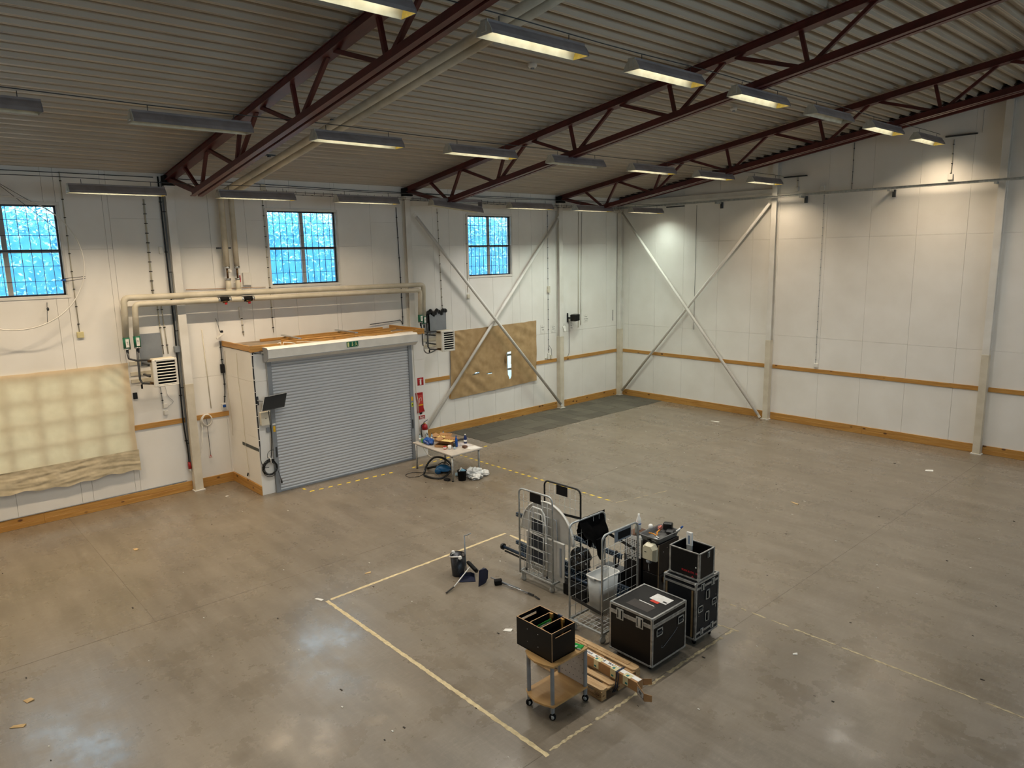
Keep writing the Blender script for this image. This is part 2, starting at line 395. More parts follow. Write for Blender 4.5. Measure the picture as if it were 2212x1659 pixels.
board_y('baseboard_left', [(Y0, -24.56), (-24.34, -17.62), (-17.4, -16.5), (-11.3, -10.64), (-10.4, -3.8), (-3.58, -.14)], 0, .252, 2)
board_x('baseboard_far', [(.14, 6.68), (6.9, 13.25), (13.47, X1)], 0, .252, 2)
board_y('trim_1', [(-18.9, -17.62), (-17.4, -16.5), (-11.3, -10.64), (-10.4, -9.0), (-4.9, -3.8), (-3.58, -.14)], 1.83, 1.96, 1, .025)
board_x('trim_2', [(.14, 6.68), (6.9, 13.25), (13.47, X1)], 1.83, 1.96, 1, .025)
# windows
FRM = mat('dark_window_frame', '#23252A', '#1A1C20', .4, scale=4); MUL = mat('grey_window_mullion', '#A9A9A6', '#989894', .5, scale=4)
for wi, (y0, y1, z0, z1) in enumerate(WINS):
    if wi == 5: continue
    e = setting('window_%d' % (wi+1), (0, (y0+y1)/2, z0)); up = wi < 3
    t = .055
    fr = MB()
    fr.box((-.02, y0-t, z0-t), (.018, y1+t, z0), .003); fr.box((-.02, y0-t, z1), (.018, y1+t, z1+t), .003)
    fr.box((-.02, y0-t, z0), (.018, y0, z1), .003); fr.box((-.02, y1, z0), (.018, y1+t, z1), .003)
    fr.box((-.22, y0, z0), (-.0, y0+.012, z1)); fr.box((-.22, y1-.012, z0), (0, y1, z1)); fr.box((-.22, y0, z0), (0, y1, z0+.012)); fr.box((-.22, y0, z1-.012), (0, y1, z1))
    fr.build('window_trim', WHITE, e)
    sf = MB()
    for a in ((y0+.012, y0+.05), (y1-.05, y1-.012)): sf.box((-.15, a[0], z0), (-.09, a[1], z1))
    for a in ((z0+.012, z0+.05), (z1-.05, z1-.012)): sf.box((-.15, y0, a[0]), (-.09, y1, a[1]))
    sf.build('sash_frame', FRM, e)
    nv = 2 if up else 6; nh = 2 if up else 4
    mu = MB(); zc = (z0+z1)/2; zz_ = [z0+(z1-z0)*j/nh for j in range(nh+1)]
    for k in range(1, nv):
        yc = y0+(y1-y0)*k/nv; mu.box((-.15, yc-.05, z0+.05), (-.09, yc+.05, z1-.05), .004)
    for j in range(1, nh): mu.box((-.148, y0+.05, zz_[j]-.045), (-.088, y1-.05, zz_[j]+.03), .004)
    mu.build('mullion', MUL, e)
    for k in range(nv):
        for j in range(nh):
            ya = y0+(y1-y0)*k/nv+.05; yb = y0+(y1-y0)*(k+1)/nv-.05
            MB().box((-.123, ya, zz_[j]+.05), (-.117, yb, zz_[j+1]-.045)).build('pane', GLASS, e)
    if up:
        n = 11
        for k in range(1, n): MB().box((-.076, y0+(y1-y0)*k/n-.006, z0+.012), (-.064, y0+(y1-y0)*k/n+.006, z1-.012)).build('grille_bar', FRM, e)
        for k in range(1, 6): MB().box((-.086, y0+.012, z0+(z1-z0)*k/6-(.018 if k == 3 else .005)), (-.078, y1-.012, z0+(z1-z0)*k/6+(.018 if k == 3 else .005))).build('grille_bar', FRM, e)
    pl = D.lights.new('window_portal', 'AREA'); pl.shape = 'RECTANGLE'; pl.size = y1-y0; pl.size_y = z1-z0; pl.cycles.is_portal = True
    po = D.objects.new('window_portal', pl); COL.objects.link(po); po.location = (-.21, (y0+y1)/2, (z0+z1)/2); po.rotation_euler = (math.pi/2, 0, -math.pi/2); 
# outside: ground and trees
MB().box((-60, -90, -.6), (-.25, 60, -.35)).top('yard_ground', mat('pale_gravel', '#9AA0A0', '#868C8C', .9, scale=4), 'pale gravel yard seen through the tear in the brown cloth', 'ground')['kind'] = 'structure'
LEAF = mat('daylight_tinted_leaves', '#5298BC', '#A6DCE8', .55, scale=9, contrast=(.38, .62), det=3); LCORE = mat('deep_foliage', '#3C82A8', '#4E96B8', .9, scale=3); TRUNK = mat('grey_bark', '#4A4A46', '#383834', .9, scale=8)  # blue cast of the daylight is put into the foliage colours
rg = np.random.RandomState(3)
tl = ['leafy tree filling the leftmost barred window', 'leafy tree hidden between the leftmost and middle barred windows', 'leafy tree filling the middle barred window', 'leafy tree standing between the middle window and the window behind the braces', 'leafy tree filling the barred window behind the cross braces']
for k, (ty, tx) in enumerate(((-19.85, -9.5), (-14.8, -9.9), (-9.7, -9.5), (-4.7, -9.9), (.3, -9.5))):
    t = thing('leafy_tree', tl[k], 'tree', (tx, ty, -.35), 'trees outside the barred windows')
    MB().tube([(tx, ty, -.35), (tx+.1, ty+.1, 2), (tx, ty, 5)], .22, 8, r2=.1).build('trunk', TRUNK, t)
    n = 8200; th = rg.uniform(0, 2*np.pi, n); ph = np.arccos(rg.uniform(-1, 1, n)); rr = rg.uniform(.84, 1.12, n)
    rr += .12*np.sin(th*5+k)*np.sin(ph*6)
    c = np.stack([tx+2.0*rr*np.sin(ph)*np.cos(th), ty+2.2*rr*np.sin(ph)*np.sin(th), 5.6+2.45*rr*np.sign(np.cos(ph))*np.abs(np.cos(ph))**.6], 1)
    c = c[c[:, 0] > tx-.6]
    c = c[c[:, 0] < -1.2]
    n = len(c); a = rg.normal(size=(n, 3)); a /= np.linalg.norm(a, axis=1)[:, None]; b_ = rg.normal(size=(n, 3)); b_ -= a*(a*b_).sum(1)[:, None]; b_ /= np.linalg.norm(b_, axis=1)[:, None]
    sz = rg.uniform(.05, .11, n)[:, None]; V = np.stack([c-a*sz, c+b_*sz*.45, c+a*sz, c-b_*sz*.45], 1).reshape(-1, 3)-np.array([tx, ty, -.35])
    me = D.meshes.new('leaves'); me.from_pydata(V.tolist(), [], np.arange(4*n).reshape(-1, 4).tolist()); me.materials.append(LEAF)
    o = D.objects.new('leaves', me); COL.objects.link(o); o.parent = t; o['kind'] = 'stuff'
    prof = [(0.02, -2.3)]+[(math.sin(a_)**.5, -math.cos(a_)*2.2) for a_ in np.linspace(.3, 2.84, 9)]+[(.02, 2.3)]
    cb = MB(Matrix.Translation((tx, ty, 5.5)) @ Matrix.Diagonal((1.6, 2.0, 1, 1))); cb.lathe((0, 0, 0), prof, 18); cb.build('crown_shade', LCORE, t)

# ================================================================ STEEL FRAME
def ibeam_col(mb, x, y, z1, ax, w=.2, d=.2, z0=0):
    # ax 'y': flanges face +x (left wall); ax 'x': flanges face -y (far wall)
    if ax == 'y':
        mb.box((d-.016, y-w/2, z0), (d, y+w/2, z1), .002); mb.box((.0, y-w/2, z0), (.016, y+w/2, z1), .002); mb.box((.016, y-.006, z0), (d-.016, y+.006, z1))
    else:
        mb.box((x-w/2, -d, z0), (x+w/2, -d+.016, z1), .002); mb.box((x-w/2, -.016, z0), (x+w/2, 0, z1), .002); mb.box((x-.006, -d+.016, z0), (x+.006, -.016, z1))
    return mb
cl = {-24.45: None, -17.51: 'white steel wall column left of the roller shutter, with cables down its left side', -10.52: 'white steel wall column rising behind the right end of the shutter porch', -3.69: 'white steel wall column right of the brown cloth, at the foot of a brace'}
for y in CY:
    if cl[y] is None: continue
    t = thing('steel_column', cl[y], 'column', (0.1, y, 0), 'white steel wall columns')
    ibeam_col(MB(), 0, y, 7.78, 'y').build('column_profile', COLW, t)
    MB().box((.02, y-.104, 0), (.208, y+.104, 2.8 if y > -17 else 2.85), .003).build('column_casing', CASING, t, 'cream lower casing')
    MB().box((.0, y-.14, 0), (.24, y+.14, .02)).build('base_plate', COLW, t)
    MB().box((.01, y-.12, 7.7), (.22, y+.12, 7.8), .004).build('column_head', COLW, t)
for x, z, lb, casing in ((.12, 7.85, 'white steel column standing in the far left corner of the hall', 2.8), (6.79, 8.78, 'white steel column right of the cross brace on the far wall', 2.82), (13.36, 9.75, 'scuffed white steel column at the right of the far wall', 2.9)):
    t = thing('steel_column', lb, 'column', (x, -.1, 0), 'white steel wall columns')
    ibeam_col(MB(), x, 0, z, 'x', .18, .2).build('column_profile', COLW, t)
    MB().box((x-.094, -.208, 0), (x+.094, -.02, casing), .003).build('column_casing', CASING, t, 'cream lower casing')
    MB().box((x-.14, -.24, 0), (x+.14, 0, .02)).build('base_plate', COLW, t)
# trusses
def truss(y, lb, xe=25.6, group='oxide red roof trusses'):
    t = thing('roof_truss', lb, 'truss', (.2, y, 7.3), group)
    zt = lambda x: 8.04+SL*(x-.2); zb = lambda x: 7.51+.1545*(x-2.2)
    b = MB()
    b.beam((.16, y, zt(.16)-.075), (xe, y, zt(xe)-.075), .15, .15); b.beam((.16, y, zt(.16)-.148), (xe, y, zt(xe)-.148), .24, .014)
    b.beam((.16, y, zt(.16)-.007), (xe, y, zt(xe)-.007), .19, .014); b.build('top_chord', RED, t)
    for sgn in (-1, 1):
        b = MB(); b.beam((2.0, y+sgn*.065, zb(2.0)+.0), (xe, y+sgn*.065, zb(xe)), .075, .13, c=.004); b.beam((2.0, y+sgn*.085, zb(2.0)-.07), (xe, y+sgn*.085, zb(xe)-.07), .11, .014); b.build('bottom_chord', RED, t)
    tp = [1.43, 2.85]+[5.66+2.8*k for k in range(8) if 5.66+2.8*k < xe]; bt = [2.25, 4.4]+[7.2+2.8*k for k in range(8) if 7.2+2.8*k < xe]
    def br(xa, xb, wdt=.07): MB().beam((xa, y, zt(xa)-.14), (xb, y, zb(xb)+.04), wdt, wdt, c=.004).build('web_member', RED, t)
    MB().beam((.28, y, zt(.3)-.13), (2.15, y, zb(2.1)+.0), .13, .11, c=.004).build('end_diagonal', RED, t)
    br(1.43, 2.2); br(2.85, 2.38); br(2.95, 4.3)
    for i in range(1, len(bt)):
        xb = bt[i]; nt_ = 5.66+2.8*(i-1)
        br(xb+.35 if i == 1 else xb-.14, xb+.02); 
        if nt_ < xe: br(nt_-.12, xb+.14)
        if i+1 < len(bt) and nt_ < xe: br(nt_+.12, bt[i+1]-.12)
    MB().box((.05, y-.13, 7.78), (.32, y+.13, 8.02), .01).build('bearing_shoe', BLACKM, t)
truss(-17.51, 'oxide red roof truss nearest the camera, carrying two beige pipes along its foot')
truss(-10.52, 'oxide red roof truss landing above the right end of the shutter porch')
truss(-3.69, 'oxide red roof truss nearest the far wall')
t = thing('gable_beam', 'dark oxide red sloping beam along the top of the far wall', 'beam', (0, -.15, 7.8))
b = MB(); b.beam((.05, -.1, 7.98), (25.6, -.1, 7.98+25.55*SL), .012, .22); b.beam((.05, -.13, 7.88), (25.6, -.13, 7.88+25.55*SL), .2, .016); b.beam((.05, -.13, 8.08), (25.6, -.13, 8.08+25.55*SL), .2, .016); b.build('web_and_flanges', REDD, t)
MB().prism([(.0, 0, zr(0)-.02), (25.8, 0, zr(25.8)-.02), (25.8, 0, zr(25.8)+.19), (.0, 0, zr(0)+.19)], (0, 0, 0), (0, -.012, 0)).build('closure_strip', REDD, t)
MB().beam((.05, -.2, 7.80), (25.6, -.2, 7.80+25.55*SL), .09, .1, c=.004).build('lower_rail', RED, t)
# braces
def brace(a, b, lb, r=.052):
    t = thing('cross_brace', lb, 'brace', Vector(a)); a = Vector(a); b = Vector(b); d = (b-a).normalized()
    MB().cyl(a+d*.12, b-d*.12, r, 12).build('tube', COLW, t)
    for p, q in ((a, d), (b, -d)): MB().beam(p-q*.02, p+q*.2, .012, .09, up=(0, 0, 1)).build('gusset', COLW, t)
brace((.30, -10.38, 7.25), (.30, -3.80, .12), 'white tubular brace on the left wall falling to the right across the brown cloth')
brace((.18, -10.30, .16), (.18, -3.76, 7.29), 'white tubular brace on the left wall rising to the right across the brown cloth')
brace((.26, -.30, 7.58), (6.65, -.30, .08), 'white tubular brace on the far wall falling to the right')
brace((.22, -.16, .12), (6.70, -.16, 7.58), 'white tubular brace on the far wall rising to the right')
MB().box((.05, -10.4, 7.50), (.13, -3.8, 7.69), .004).top('eaves_beam', COLW, 'white eaves beam between the two left wall columns above the brace', 'beam')
MB().box((.25, -.16, 7.80), (6.69, -.06, 7.95), .004).top('gable_strut', COLW, 'white horizontal strut above the cross brace on the far wall', 'beam')
MB().box((.05, -3.58, 7.50), (.13, -.2, 7.69), .004).top('eaves_beam', COLW, 'short white eaves beam running into the far left corner', 'beam')
# ================================================================ LAMPS
LBODY = mat('grey_lamp_housing', '#8F8888', '#807979', .6, scale=5); LIN = mat('white_reflector', '#DAD6C2', '#C8C3AC', .4, scale=5); LEND = mat('glow_yellow_end_cap', '#D8BE5A', '#C6A94A', .35, scale=30)  # yellow glow of a lit lamp is put into the end cap colour
LENDW = mat('pale_end_cap', '#B9B8AE', '#A9A89E', .4, scale=10)
TUBE_ON = emis('lit_fluorescent_tube', (1, .95, .80), 12); TUBE_OFF = mat('unlit_fluorescent_tube', '#D9DAD6', '#C9CAC6', .2)
LL = 1.817
def lamp_geo(yel):
    W2, H, WT = .15, .185, .065
    prof = [(-W2, 0), (-W2+.012, .05), (-WT-.03, .12), (-WT, H-.03), (-WT, H)]
    prof2 = prof+[(-x_, z_) for x_, z_ in prof[::-1]]
    t = .004; inn = [(x_*(1-t/abs(x_)), max(z_-t, 0)) for x_, z_ in prof2]
    b = MB(); n = len(prof2)
    for j, y in enumerate((0, LL)): pass
    vs = [(x_+W2, y, z_) for y in (0, LL) for x_, z_ in prof2]; b.add(vs, [(i, n+i, n+i+1, i+1) for i in range(n-1)])
    shell = b.mesh('lamp_housing', LBODY)
    b = MB(); vs = [(x_+W2, y, z_) for y in (.004, LL-.004) for x_, z_ in inn]; b.add(vs, [(i, i+1, n+i+1, n+i) for i in range(n-1)], True); refl = b.mesh('reflector', LIN)
    ends = []
    for y, d, in_ in ((0, -.012, 1), (LL, .012, -1)):
        b = MB(); b.prism([(x_*1.03+W2, y, z_) for x_, z_ in prof2], (0, 0, 0), (0, d, 0)); b.box((W2-.05, y-(.02 if d < 0 else 0), .03), (W2+.05, y+(.02 if d > 0 else 0), H-.02), .006)
        n0 = len(b.v); b.mi = 1; yy = y+in_*.004; b.add([(x_*.97+W2, yy, z_) for x_, z_ in prof2], [list(range(n))])
        ends.append(b.mesh('end_cap', [LENDW if d < 0 else LBODY, LEND if yel else LENDW]))
    b = MB(); b.cyl((W2, .14, .085), (W2, LL-.14, .085), .014, 8); tube = b
    b = MB(); b.box((W2-.02, .1, .1), (W2+.02, LL-.1, .17)); gear = b.mesh('gear_tray', LIN)
    hang = MB().cyl((W2, .25, H), (W2, .25, H+.09), .006, 6).mesh('hanger', DARKG)
    return shell, refl, ends, tube.mesh('tube_on', TUBE_ON), tube.mesh('tube_off', TUBE_OFF), gear, hang
GEO = {k: lamp_geo(k) for k in (True, False)}
def lamp(x, y, z, lb, on, col=(1, .8, .5), pw=1.0, grp='hanging fluorescent lamps', yel=None, tilt=0):
    t = thing('hanging_lamp', lb, 'lamp', (x, y, z), grp)
    shell, refl, ends, ton, toff, gear, hang = GEO[on if yel is None else yel]
    tl_ = [('lamp_housing', shell), ('reflector', refl), ('end_cap', ends[0]), ('end_cap', ends[1]), ('fluorescent_tube', ton if on else toff), ('gear_tray', gear), ('hanger', hang)]
    for nm, me in tl_:
        o = D.objects.new(nm, me); COL.objects.link(o); o.parent = t
    o = D.objects.new('hanger', hang); COL.objects.link(o); o.parent = t; o.location = (0, LL-.5, 0)
    if on:
        l = D.lights.new('tube_light', 'AREA'); l.shape = 'RECTANGLE'; l.size = .05; l.size_y = LL-.3; l.energy = LAMP_W*pw; l.color = col; l.spread = 2.35
        o = D.objects.new('tube_light', l); COL.objects.link(o); o.parent = t; o.location = (.15, LL/2, .02)
    if tilt: t.rotation_euler = (-tilt, 0, 0)
    return t
WARM = (1.0, .79, .55); NEU = (1.0, .96, .87); GRN = (.90, 1.0, .86); COOL = (1, .97, .92); SP = 2.982
def wire(x, z, ya, yb, lb):
    pts = [(x+.15, ya+(yb-ya)*k/30, z+.29-.012*math.sin(k*math.pi/3)) for k in range(31)]
    MB().tube(pts, .008, 6).top('lamp_cable', DARKG, lb, 'cable')
# row 1 (nearest camera), row 2, row 3 (over the left wall)
r1 = {-2: (0, WARM, 1), -1: (1, NEU, .4), 0: (1, NEU, .9), 1: (1, NEU, 1), 2: (1, NEU, .9), 3: (1, NEU, .9), 4: (0, 0, 0), 5: (1, NEU, .9), 6: (1, WARM, .75)}
n1 = {0: 'lit lamp at the top edge of the picture, its glowing tube half cut off', 1: 'lit lamp with bright tube, second in the right row, hiding a red truss', 2: 'lit lamp in the right row, below the second truss, with yellow inner end', 3: 'lit lamp in the right row where the second truss foot passes behind it', 4: 'unlit grey lamp in the right row, in front of the last truss', 5: 'lit lamp in the right row, second from the far wall', 6: 'lit lamp with glowing tube closest to the far wall in the right row'}
for i, (on, c, p) in r1.items(): lamp(11.658, -20.177+i*SP, 8.741-(i-3)*.0, n1.get(i, 'lamp of the right row beyond the picture top, %s' % ('nearer' if i == -1 else 'farther')), on, c, p)
r2 = {-1: (1, WARM, .8), 0: (0, 0, 0), 1: (0, 0, 0), 2: (1, NEU, .9), 3: (1, NEU, .9), 4: (0, 0, 0), 5: (1, NEU, .6), 6: (1, NEU, .9), 7: (1, WARM, .5)}
n2 = {0: 'unlit grey lamp cut by the left edge of the picture', 1: 'long unlit grey lamp in the middle row, in front of the nearest truss', 2: 'lit lamp in the middle row just right of the pair of beige pipes', 3: 'lit lamp in the middle row crossing the second truss', 4: 'unlit grey lamp in the middle row, hanging over the foot of the second truss', 5: 'lamp in the middle row left of the last truss, fifth from the left', 6: 'lamp in the middle row, second from the far wall', 7: 'lit lamp at the far end of the middle row, left of the wall bracket'}
for i, (on, c, p) in r2.items(): lamp(6.912, -23.137+i*SP, 8.039, n2.get(i, 'lamp of the middle row'), on, c, p)
r3 = {-2: (1, WARM, 1), -1: (1, WARM, 1), 0: (1, WARM, 1.05), 1: (1, WARM, 1.05), 2: (1, WARM, .6), 4: (1, NEU, .9), 5: (1, GRN, 1.0), 6: (1, GRN, .55)}
n3 = {0: 'lamp above the leftmost barred window, with a yellow glint at its right end', 1: 'lit lamp above the middle barred window, left part', 2: 'dim lamp above and right of the middle barred window', 4: 'lamp right of the barred window behind the braces', 5: 'lit lamp of the wall row, second from the far corner', 6: 'lit lamp of the wall row in the far left corner'}
for i, (on, c, p) in r3.items(): lamp(2.168, -20.126+i*SP, 7.36, n3.get(i, 'lamp of the wall row left of the picture, %s' % ('nearer' if i == -1 else 'farther')), on, c, p)
# the broken lamp: housing hanging down from its tray at one end
bx, by = 2.168, -20.126+3*SP
t = thing('hanging_lamp', 'broken lamp above the window behind the braces, reflector sagging open at one end', 'lamp', (bx, by, 7.36), 'hanging fluorescent lamps')
M_ = Matrix.Translation((bx, by, 7.36)) @ Matrix.Rotation(-.095, 4, 'X')
for nm, me in (('lamp_housing', GEO[False][0]), ('reflector', GEO[False][1]), ('end_cap', GEO[False][2][0])):
    o = D.objects.new(nm, me); COL.objects.link(o); o.parent = t; o.rotation_euler = (-.095, 0, 0)
o = D.objects.new('fluorescent_tube', GEO[False][4]); COL.objects.link(o); o.parent = t; o.location = (0, 0, .03)
b = MB(); b.box((bx+.08, by, 7.50), (bx+.22, by+LL, 7.57), .004); b.box((bx+.06, by+LL-.03, 7.36), (bx+.24, by+LL, 7.57), .01); b.build('gear_tray', LBODY, t)
for x_ in (16.4, 21.1):
    for i in range(-1, 8): lamp(x_, -23.137+i*SP, 9.44 if x_ < 20 else 10.1, 'lamp right of the picture, in the %s extra row, %s from the far wall' % ('inner' if x_ < 20 else 'outer', ['ninth', 'eighth', 'seventh', 'sixth', 'fifth', 'fourth', 'third', 'second', 'first'][i+1]), 1 if i >= 4 and x_ < 20 else 0, COOL, .6, 'lamps right of the picture')
wire(11.658, 8.741, -26, -.45, 'grey cable strung between the lamps of the right row')
wire(6.912, 8.039, -26, -.1, 'grey cable strung between the lamps of the middle row')
wire(2.168, 7.36, -24, -.1, 'grey cable strung between the lamps of the wall row')
# ================================================================ SHUTTER PORCH
pc = setting('wall_porch', (.9, -13.9, 0))
FX = 1.83
for z0, z1 in ((.25, 1.5), (1.5, 2.95), (2.95, 3.76)): MB().box((.0, -16.5, z0), (FX-.031, -16.46, z1-.004), .002).build('side_panel', WALL, pc)
for z0, z1 in ((0, .52), (.52, 2.95), (2.95, 3.76)): MB().box((FX-.03, -16.5, z0), (FX, -16.15, z1-.004), .002).build('front_panel', WALL, pc)
for z0, z1 in ((0, .52), (.52, 2.95), (2.95, 3.76)): MB().box((FX-.03, -11.78, z0), (FX, -11.3, z1-.004), .002).build('front_panel', WALL, pc)
for z0, z1 in ((0, 1.5), (1.5, 2.95), (2.95, 3.76)): MB().box((.0, -11.34, z0), (FX-.031, -11.3, z1-.004), .002).build('side_panel', WALL, pc)
MB().box((FX-.03, -16.15, 3.44), (FX, -11.78, 3.76)).build('header_panel', WALL, pc)
MB().box((0, -16.5, 3.70), (FX, -11.3, 3.76)).build('roof_board', mat('dusty_board', '#9C8C78', '#7E705E', .9, scale=3, det=8), pc)
MB().box((FX-.005, -16.53, 3.70), (FX+.03, -13.6, 3.86), .004).build('fascia_board', PY, pc)
MB().box((FX-.005, -13.598, 3.70), (FX+.03, -11.27, 3.86), .004).build('fascia_board', PY, pc)
MB().box((0.02, -16.53, 3.72), (FX-.006, -16.50, 3.86), .004).build('fascia_board', PX, pc)
MB().box((0.02, -11.30, 3.72), (FX-.006, -11.27, 3.86), .004).build('fascia_board', PX, pc)
bp = setting('baseboard_porch', (.9, -16.5, 0))
for z0, z1 in ((0, .125), (.126, .25)): MB().box((.03, -16.53, z0), (FX, -16.5, z1), .004).build('plank', PX, bp)
MB().box((.8, -16.509, 1.16), (1.83, -16.5, 1.24)).build('dark_tape', mat('grey_tape_strip', '#4B4F4C', '#3e4240', .6), pc)
# timber lying on the porch roof
def plank_(a, b, w, h, m, lb, cat='plank', grp='timber lying on the porch roof', nm='loose_plank'): MB().beam(a, b, w, h, c=.003).top(nm, m, lb, cat, grp)
plank_((.32, -15.6, 3.80), (.26, -11.7, 3.80), .045, .07, PY, 'long pine batten lying on the porch roof nearest the wall')
plank_((.75, -15.2, 3.80), (.68, -11.5, 3.80), .05, .06, PY, 'pine batten second from the wall on the porch roof')
plank_((1.08, -15.25, 3.795), (1.0, -13.3, 3.795), .1, .04, PY, 'short wide pine board in the middle of the porch roof')
plank_((1.45, -15.5, 3.79), (1.40, -12.1, 3.79), .12, .05, WHITE, 'white painted board lying along the porch roof')
plank_((1.66, -15.6, 3.82), (1.64, -12.3, 3.82), .045, .12, PY, 'pine batten on edge right behind the porch fascia')
plank_((.15, -14.88, 3.87), (1.62, -15.08, 3.90), .09, .03, CHROME, 'grey metal rail laid across the porch timber, left one', 'rail', 'metal rails on the porch roof', 'metal_rail')
plank_((.12, -13.20, 3.87), (1.60, -13.38, 3.90), .09, .03, CHROME, 'grey metal rail laid across the porch timber, right one', 'rail', 'metal rails on the porch roof', 'metal_rail')
MB().tube([(1.7, -15.9, 3.80), (1.9, -15.75, 3.88), (1.89, -15.70, 3.74), (1.89, -15.66, 3.88), (1.93, -15.5, 3.86), (1.90, -15.35, 3.82)], .012, 6).top('string_loop', WHITE, 'loose white cord looped over the left part of the porch fascia', 'cord')
MB().tube([(1.88, -15.3, 3.85)]+[(1.885, -15.3+.4*k, 3.80+.02*math.sin(k*1.7)) for k in range(1, 10)], .008, 6).top('string_loop', WHITE, 'thin white cord running along the porch fascia above the shutter box', 'cord')
# door_1: roller shutter
dr = setting('door_1', (FX, -13.97, 0))
for y0, y1 in ((-16.15, -16.035), (-11.895, -11.78)):
    MB().box((FX-.0, y0, 0), (FX+.075, y1, 3.46), .004).build('guide_rail', GREYP, dr)
b = MB(); ns = 43; pt = 3.44/ns
sl = MB(); sec = [(0, 0), (.018, pt*.18), (.024, pt*.45), (.018, pt*.75), (.004, pt*.92), (.004, pt)]
k = len(sec); sl.add([(x_, y_, z_) for y_ in (-16.04, -11.89) for x_, z_ in sec], [(i, i+1, k+i+1, k+i) for i in range(k-1)])
sl.box((-.02, -16.04, 0), (0, -11.89, pt)); slm = sl.mesh('slat', SHUT)
for i in range(ns):
    o = D.objects.new('slat', slm); COL.objects.link(o); o.parent = dr; o.location = (FX+.012-FX, 13.97, i*pt+.005)
MB().box((FX+.0, -16.03, 0), (FX+.05, -11.9, .05), .004).build('bottom_bar', GREYP, dr)
P_ = [(FX+.01, 3.44), (FX+.20, 3.44), (FX+.32, 3.53), (FX+.32, 3.76), (FX+.28, 3.80), (FX+.01, 3.80)]
MB().prism([(x_, -16.2, z_) for x_, z_ in P_], (0, 0, 0), (0, 4.48, 0)).build('shutter_box', WHITE, dr)
MB().prism([(x_, -16.212, z_) for x_, z_ in P_], (0, 0, 0), (0, .01, 0)).build('box_end_plate', GREYP, dr)
b = MB(); b.prism([(x_+.001, -16.19, z_) for x_, z_ in ((FX+.19, 3.438), (FX+.322, 3.535), (FX+.322, 3.545), (FX+.19, 3.45))], (0, 0, 0), (0, 4.46, 0)); b.build('lower_lip', GREYP, dr)
for y_, z_, h_ in ((-16.09, 1.62, .15), (-11.84, 1.78, .12)): MB().box((FX+.076, y_-.03, z_), (FX+.079, y_+.03, z_+h_)).build('yellow_label', YEL, dr, 'yellow warning sticker')
MB().box((FX+.076, -11.87, 1.60), (FX+.079, -11.81, 1.72)).build('yellow_label', mat('lime_sticker', '#D2DE2A', '#C2CE22', .5), dr, 'lime warning sticker with a black triangle')
MB().prism([(FX+.0795, -11.865, 1.64), (FX+.0795, -11.815, 1.64), (FX+.0795, -11.84, 1.70)], (0, 0, 0), (.001, 0, 0)).build('warning_triangle', INK, dr)
MB().box((FX+.076, -16.13, 1.80), (FX+.079, -16.05, 1.84)).build('white_label', PAPER, dr)
for y_ in (-16.07, -11.85): MB().box((FX+.075, y_-.03, .95), (FX+.10, y_+.01, 1.22), .006).build('bolt_lock', DARKG, dr)
# exit sign
t = thing('exit_sign', 'small green exit sign with a down arrow and running figure on the shutter box', 'sign', (FX+.325, -13.84, 3.61))
xx = FX+.325
MB().box((xx-.004, -14.02, 3.60), (xx+.008, -13.67, 3.745), .003).build('sign_plate', GREEN, t)
LUM = mat('pale_yellow_print', '#E6E3A6', '#DAD79A', .5)
MB().box((xx+.008, -14.0, 3.615), (xx+.011, -13.95, 3.73)).build('door_pictogram', LUM, t)
b = MB(); b.beam((xx+.0095, -13.855, 3.73), (xx+.0095, -13.855, 3.64), .016, .003, up=(1, 0, 0)); b.prism([(xx+.008, -13.895, 3.665), (xx+.008, -13.855, 3.62), (xx+.008, -13.815, 3.665), (xx+.008, -13.855, 3.64)], (0, 0, 0), (.003, 0, 0)); b.build('arrow_pictogram', LUM, t)
b = MB()
for p, q_ in (((-13.745, 3.70), (-13.735, 3.665)), ((-13.735, 3.665), (-13.71, 3.645)), ((-13.71, 3.645), (-13.70, 3.62)), ((-13.735, 3.665), (-13.76, 3.64)), ((-13.76, 3.64), (-13.785, 3.64)), ((-13.742, 3.695), (-13.71, 3.69)), ((-13.745, 3.697), (-13.775, 3.68))):
    b.beam((xx+.0095, *p), (xx+.0095, *q_), .011, .003, up=(1, 0, 0))
b.box((xx+.008, -13.757, 3.708), (xx+.011, -13.738, 3.73)); b.build('running_figure_pictogram', LUM, t)
# monitor on its arm, controller box, cable coil
t = thing('wall_monitor', 'black flat monitor tilted on an arm in front of the left end of the shutter', 'monitor', (2.1, -16.1, 2.4))
M_ = face((2.12, -16.12, 2.44), (.12, 1, .07), (-.35, .42, .9))
b = MB(M_); b.box((-.29, -.19, -.04), (.29, .19, -.005), .006); b.build('housing', BLACK, t); b = MB(M_); b.box((-.275, -.175, -.006), (.275, .175, -.001)); b.build('screen', mat('dark_screen', '#060606', '#040404', .5, spec=.2), t)
b = MB(M_); b.box((-.292, .18, -.045), (.292, .192, .0), .002); b.box((-.292, -.192, -.045), (-.28, .192, .0), .002); b.build('bezel', ALU, t)
MB().tube([(1.84, -16.44, 2.48), (2.02, -16.3, 2.46), (2.1, -16.12, 2.43)], .02, 8).build('arm', GREYP, t); MB().box((1.83, -16.48, 2.36), (1.845, -16.41, 2.58), .003).build('wall_plate', DARKG, t)
t = thing('control_box', 'beige metal control box below the monitor', 'box', (1.84, -16.33, 1.86))
MB().box((1.83, -16.43, 1.84), (1.95, -16.2, 2.18), .01).build('case', CREAM, t); MB().box((1.95, -16.43, 1.84), (1.958, -16.2, 2.18), .003).build('lid', CREAM, t); MB().cyl((1.958, -16.31, 2.02), (1.962, -16.31, 2.02), .012, 10).build('lock', BLACK, t)
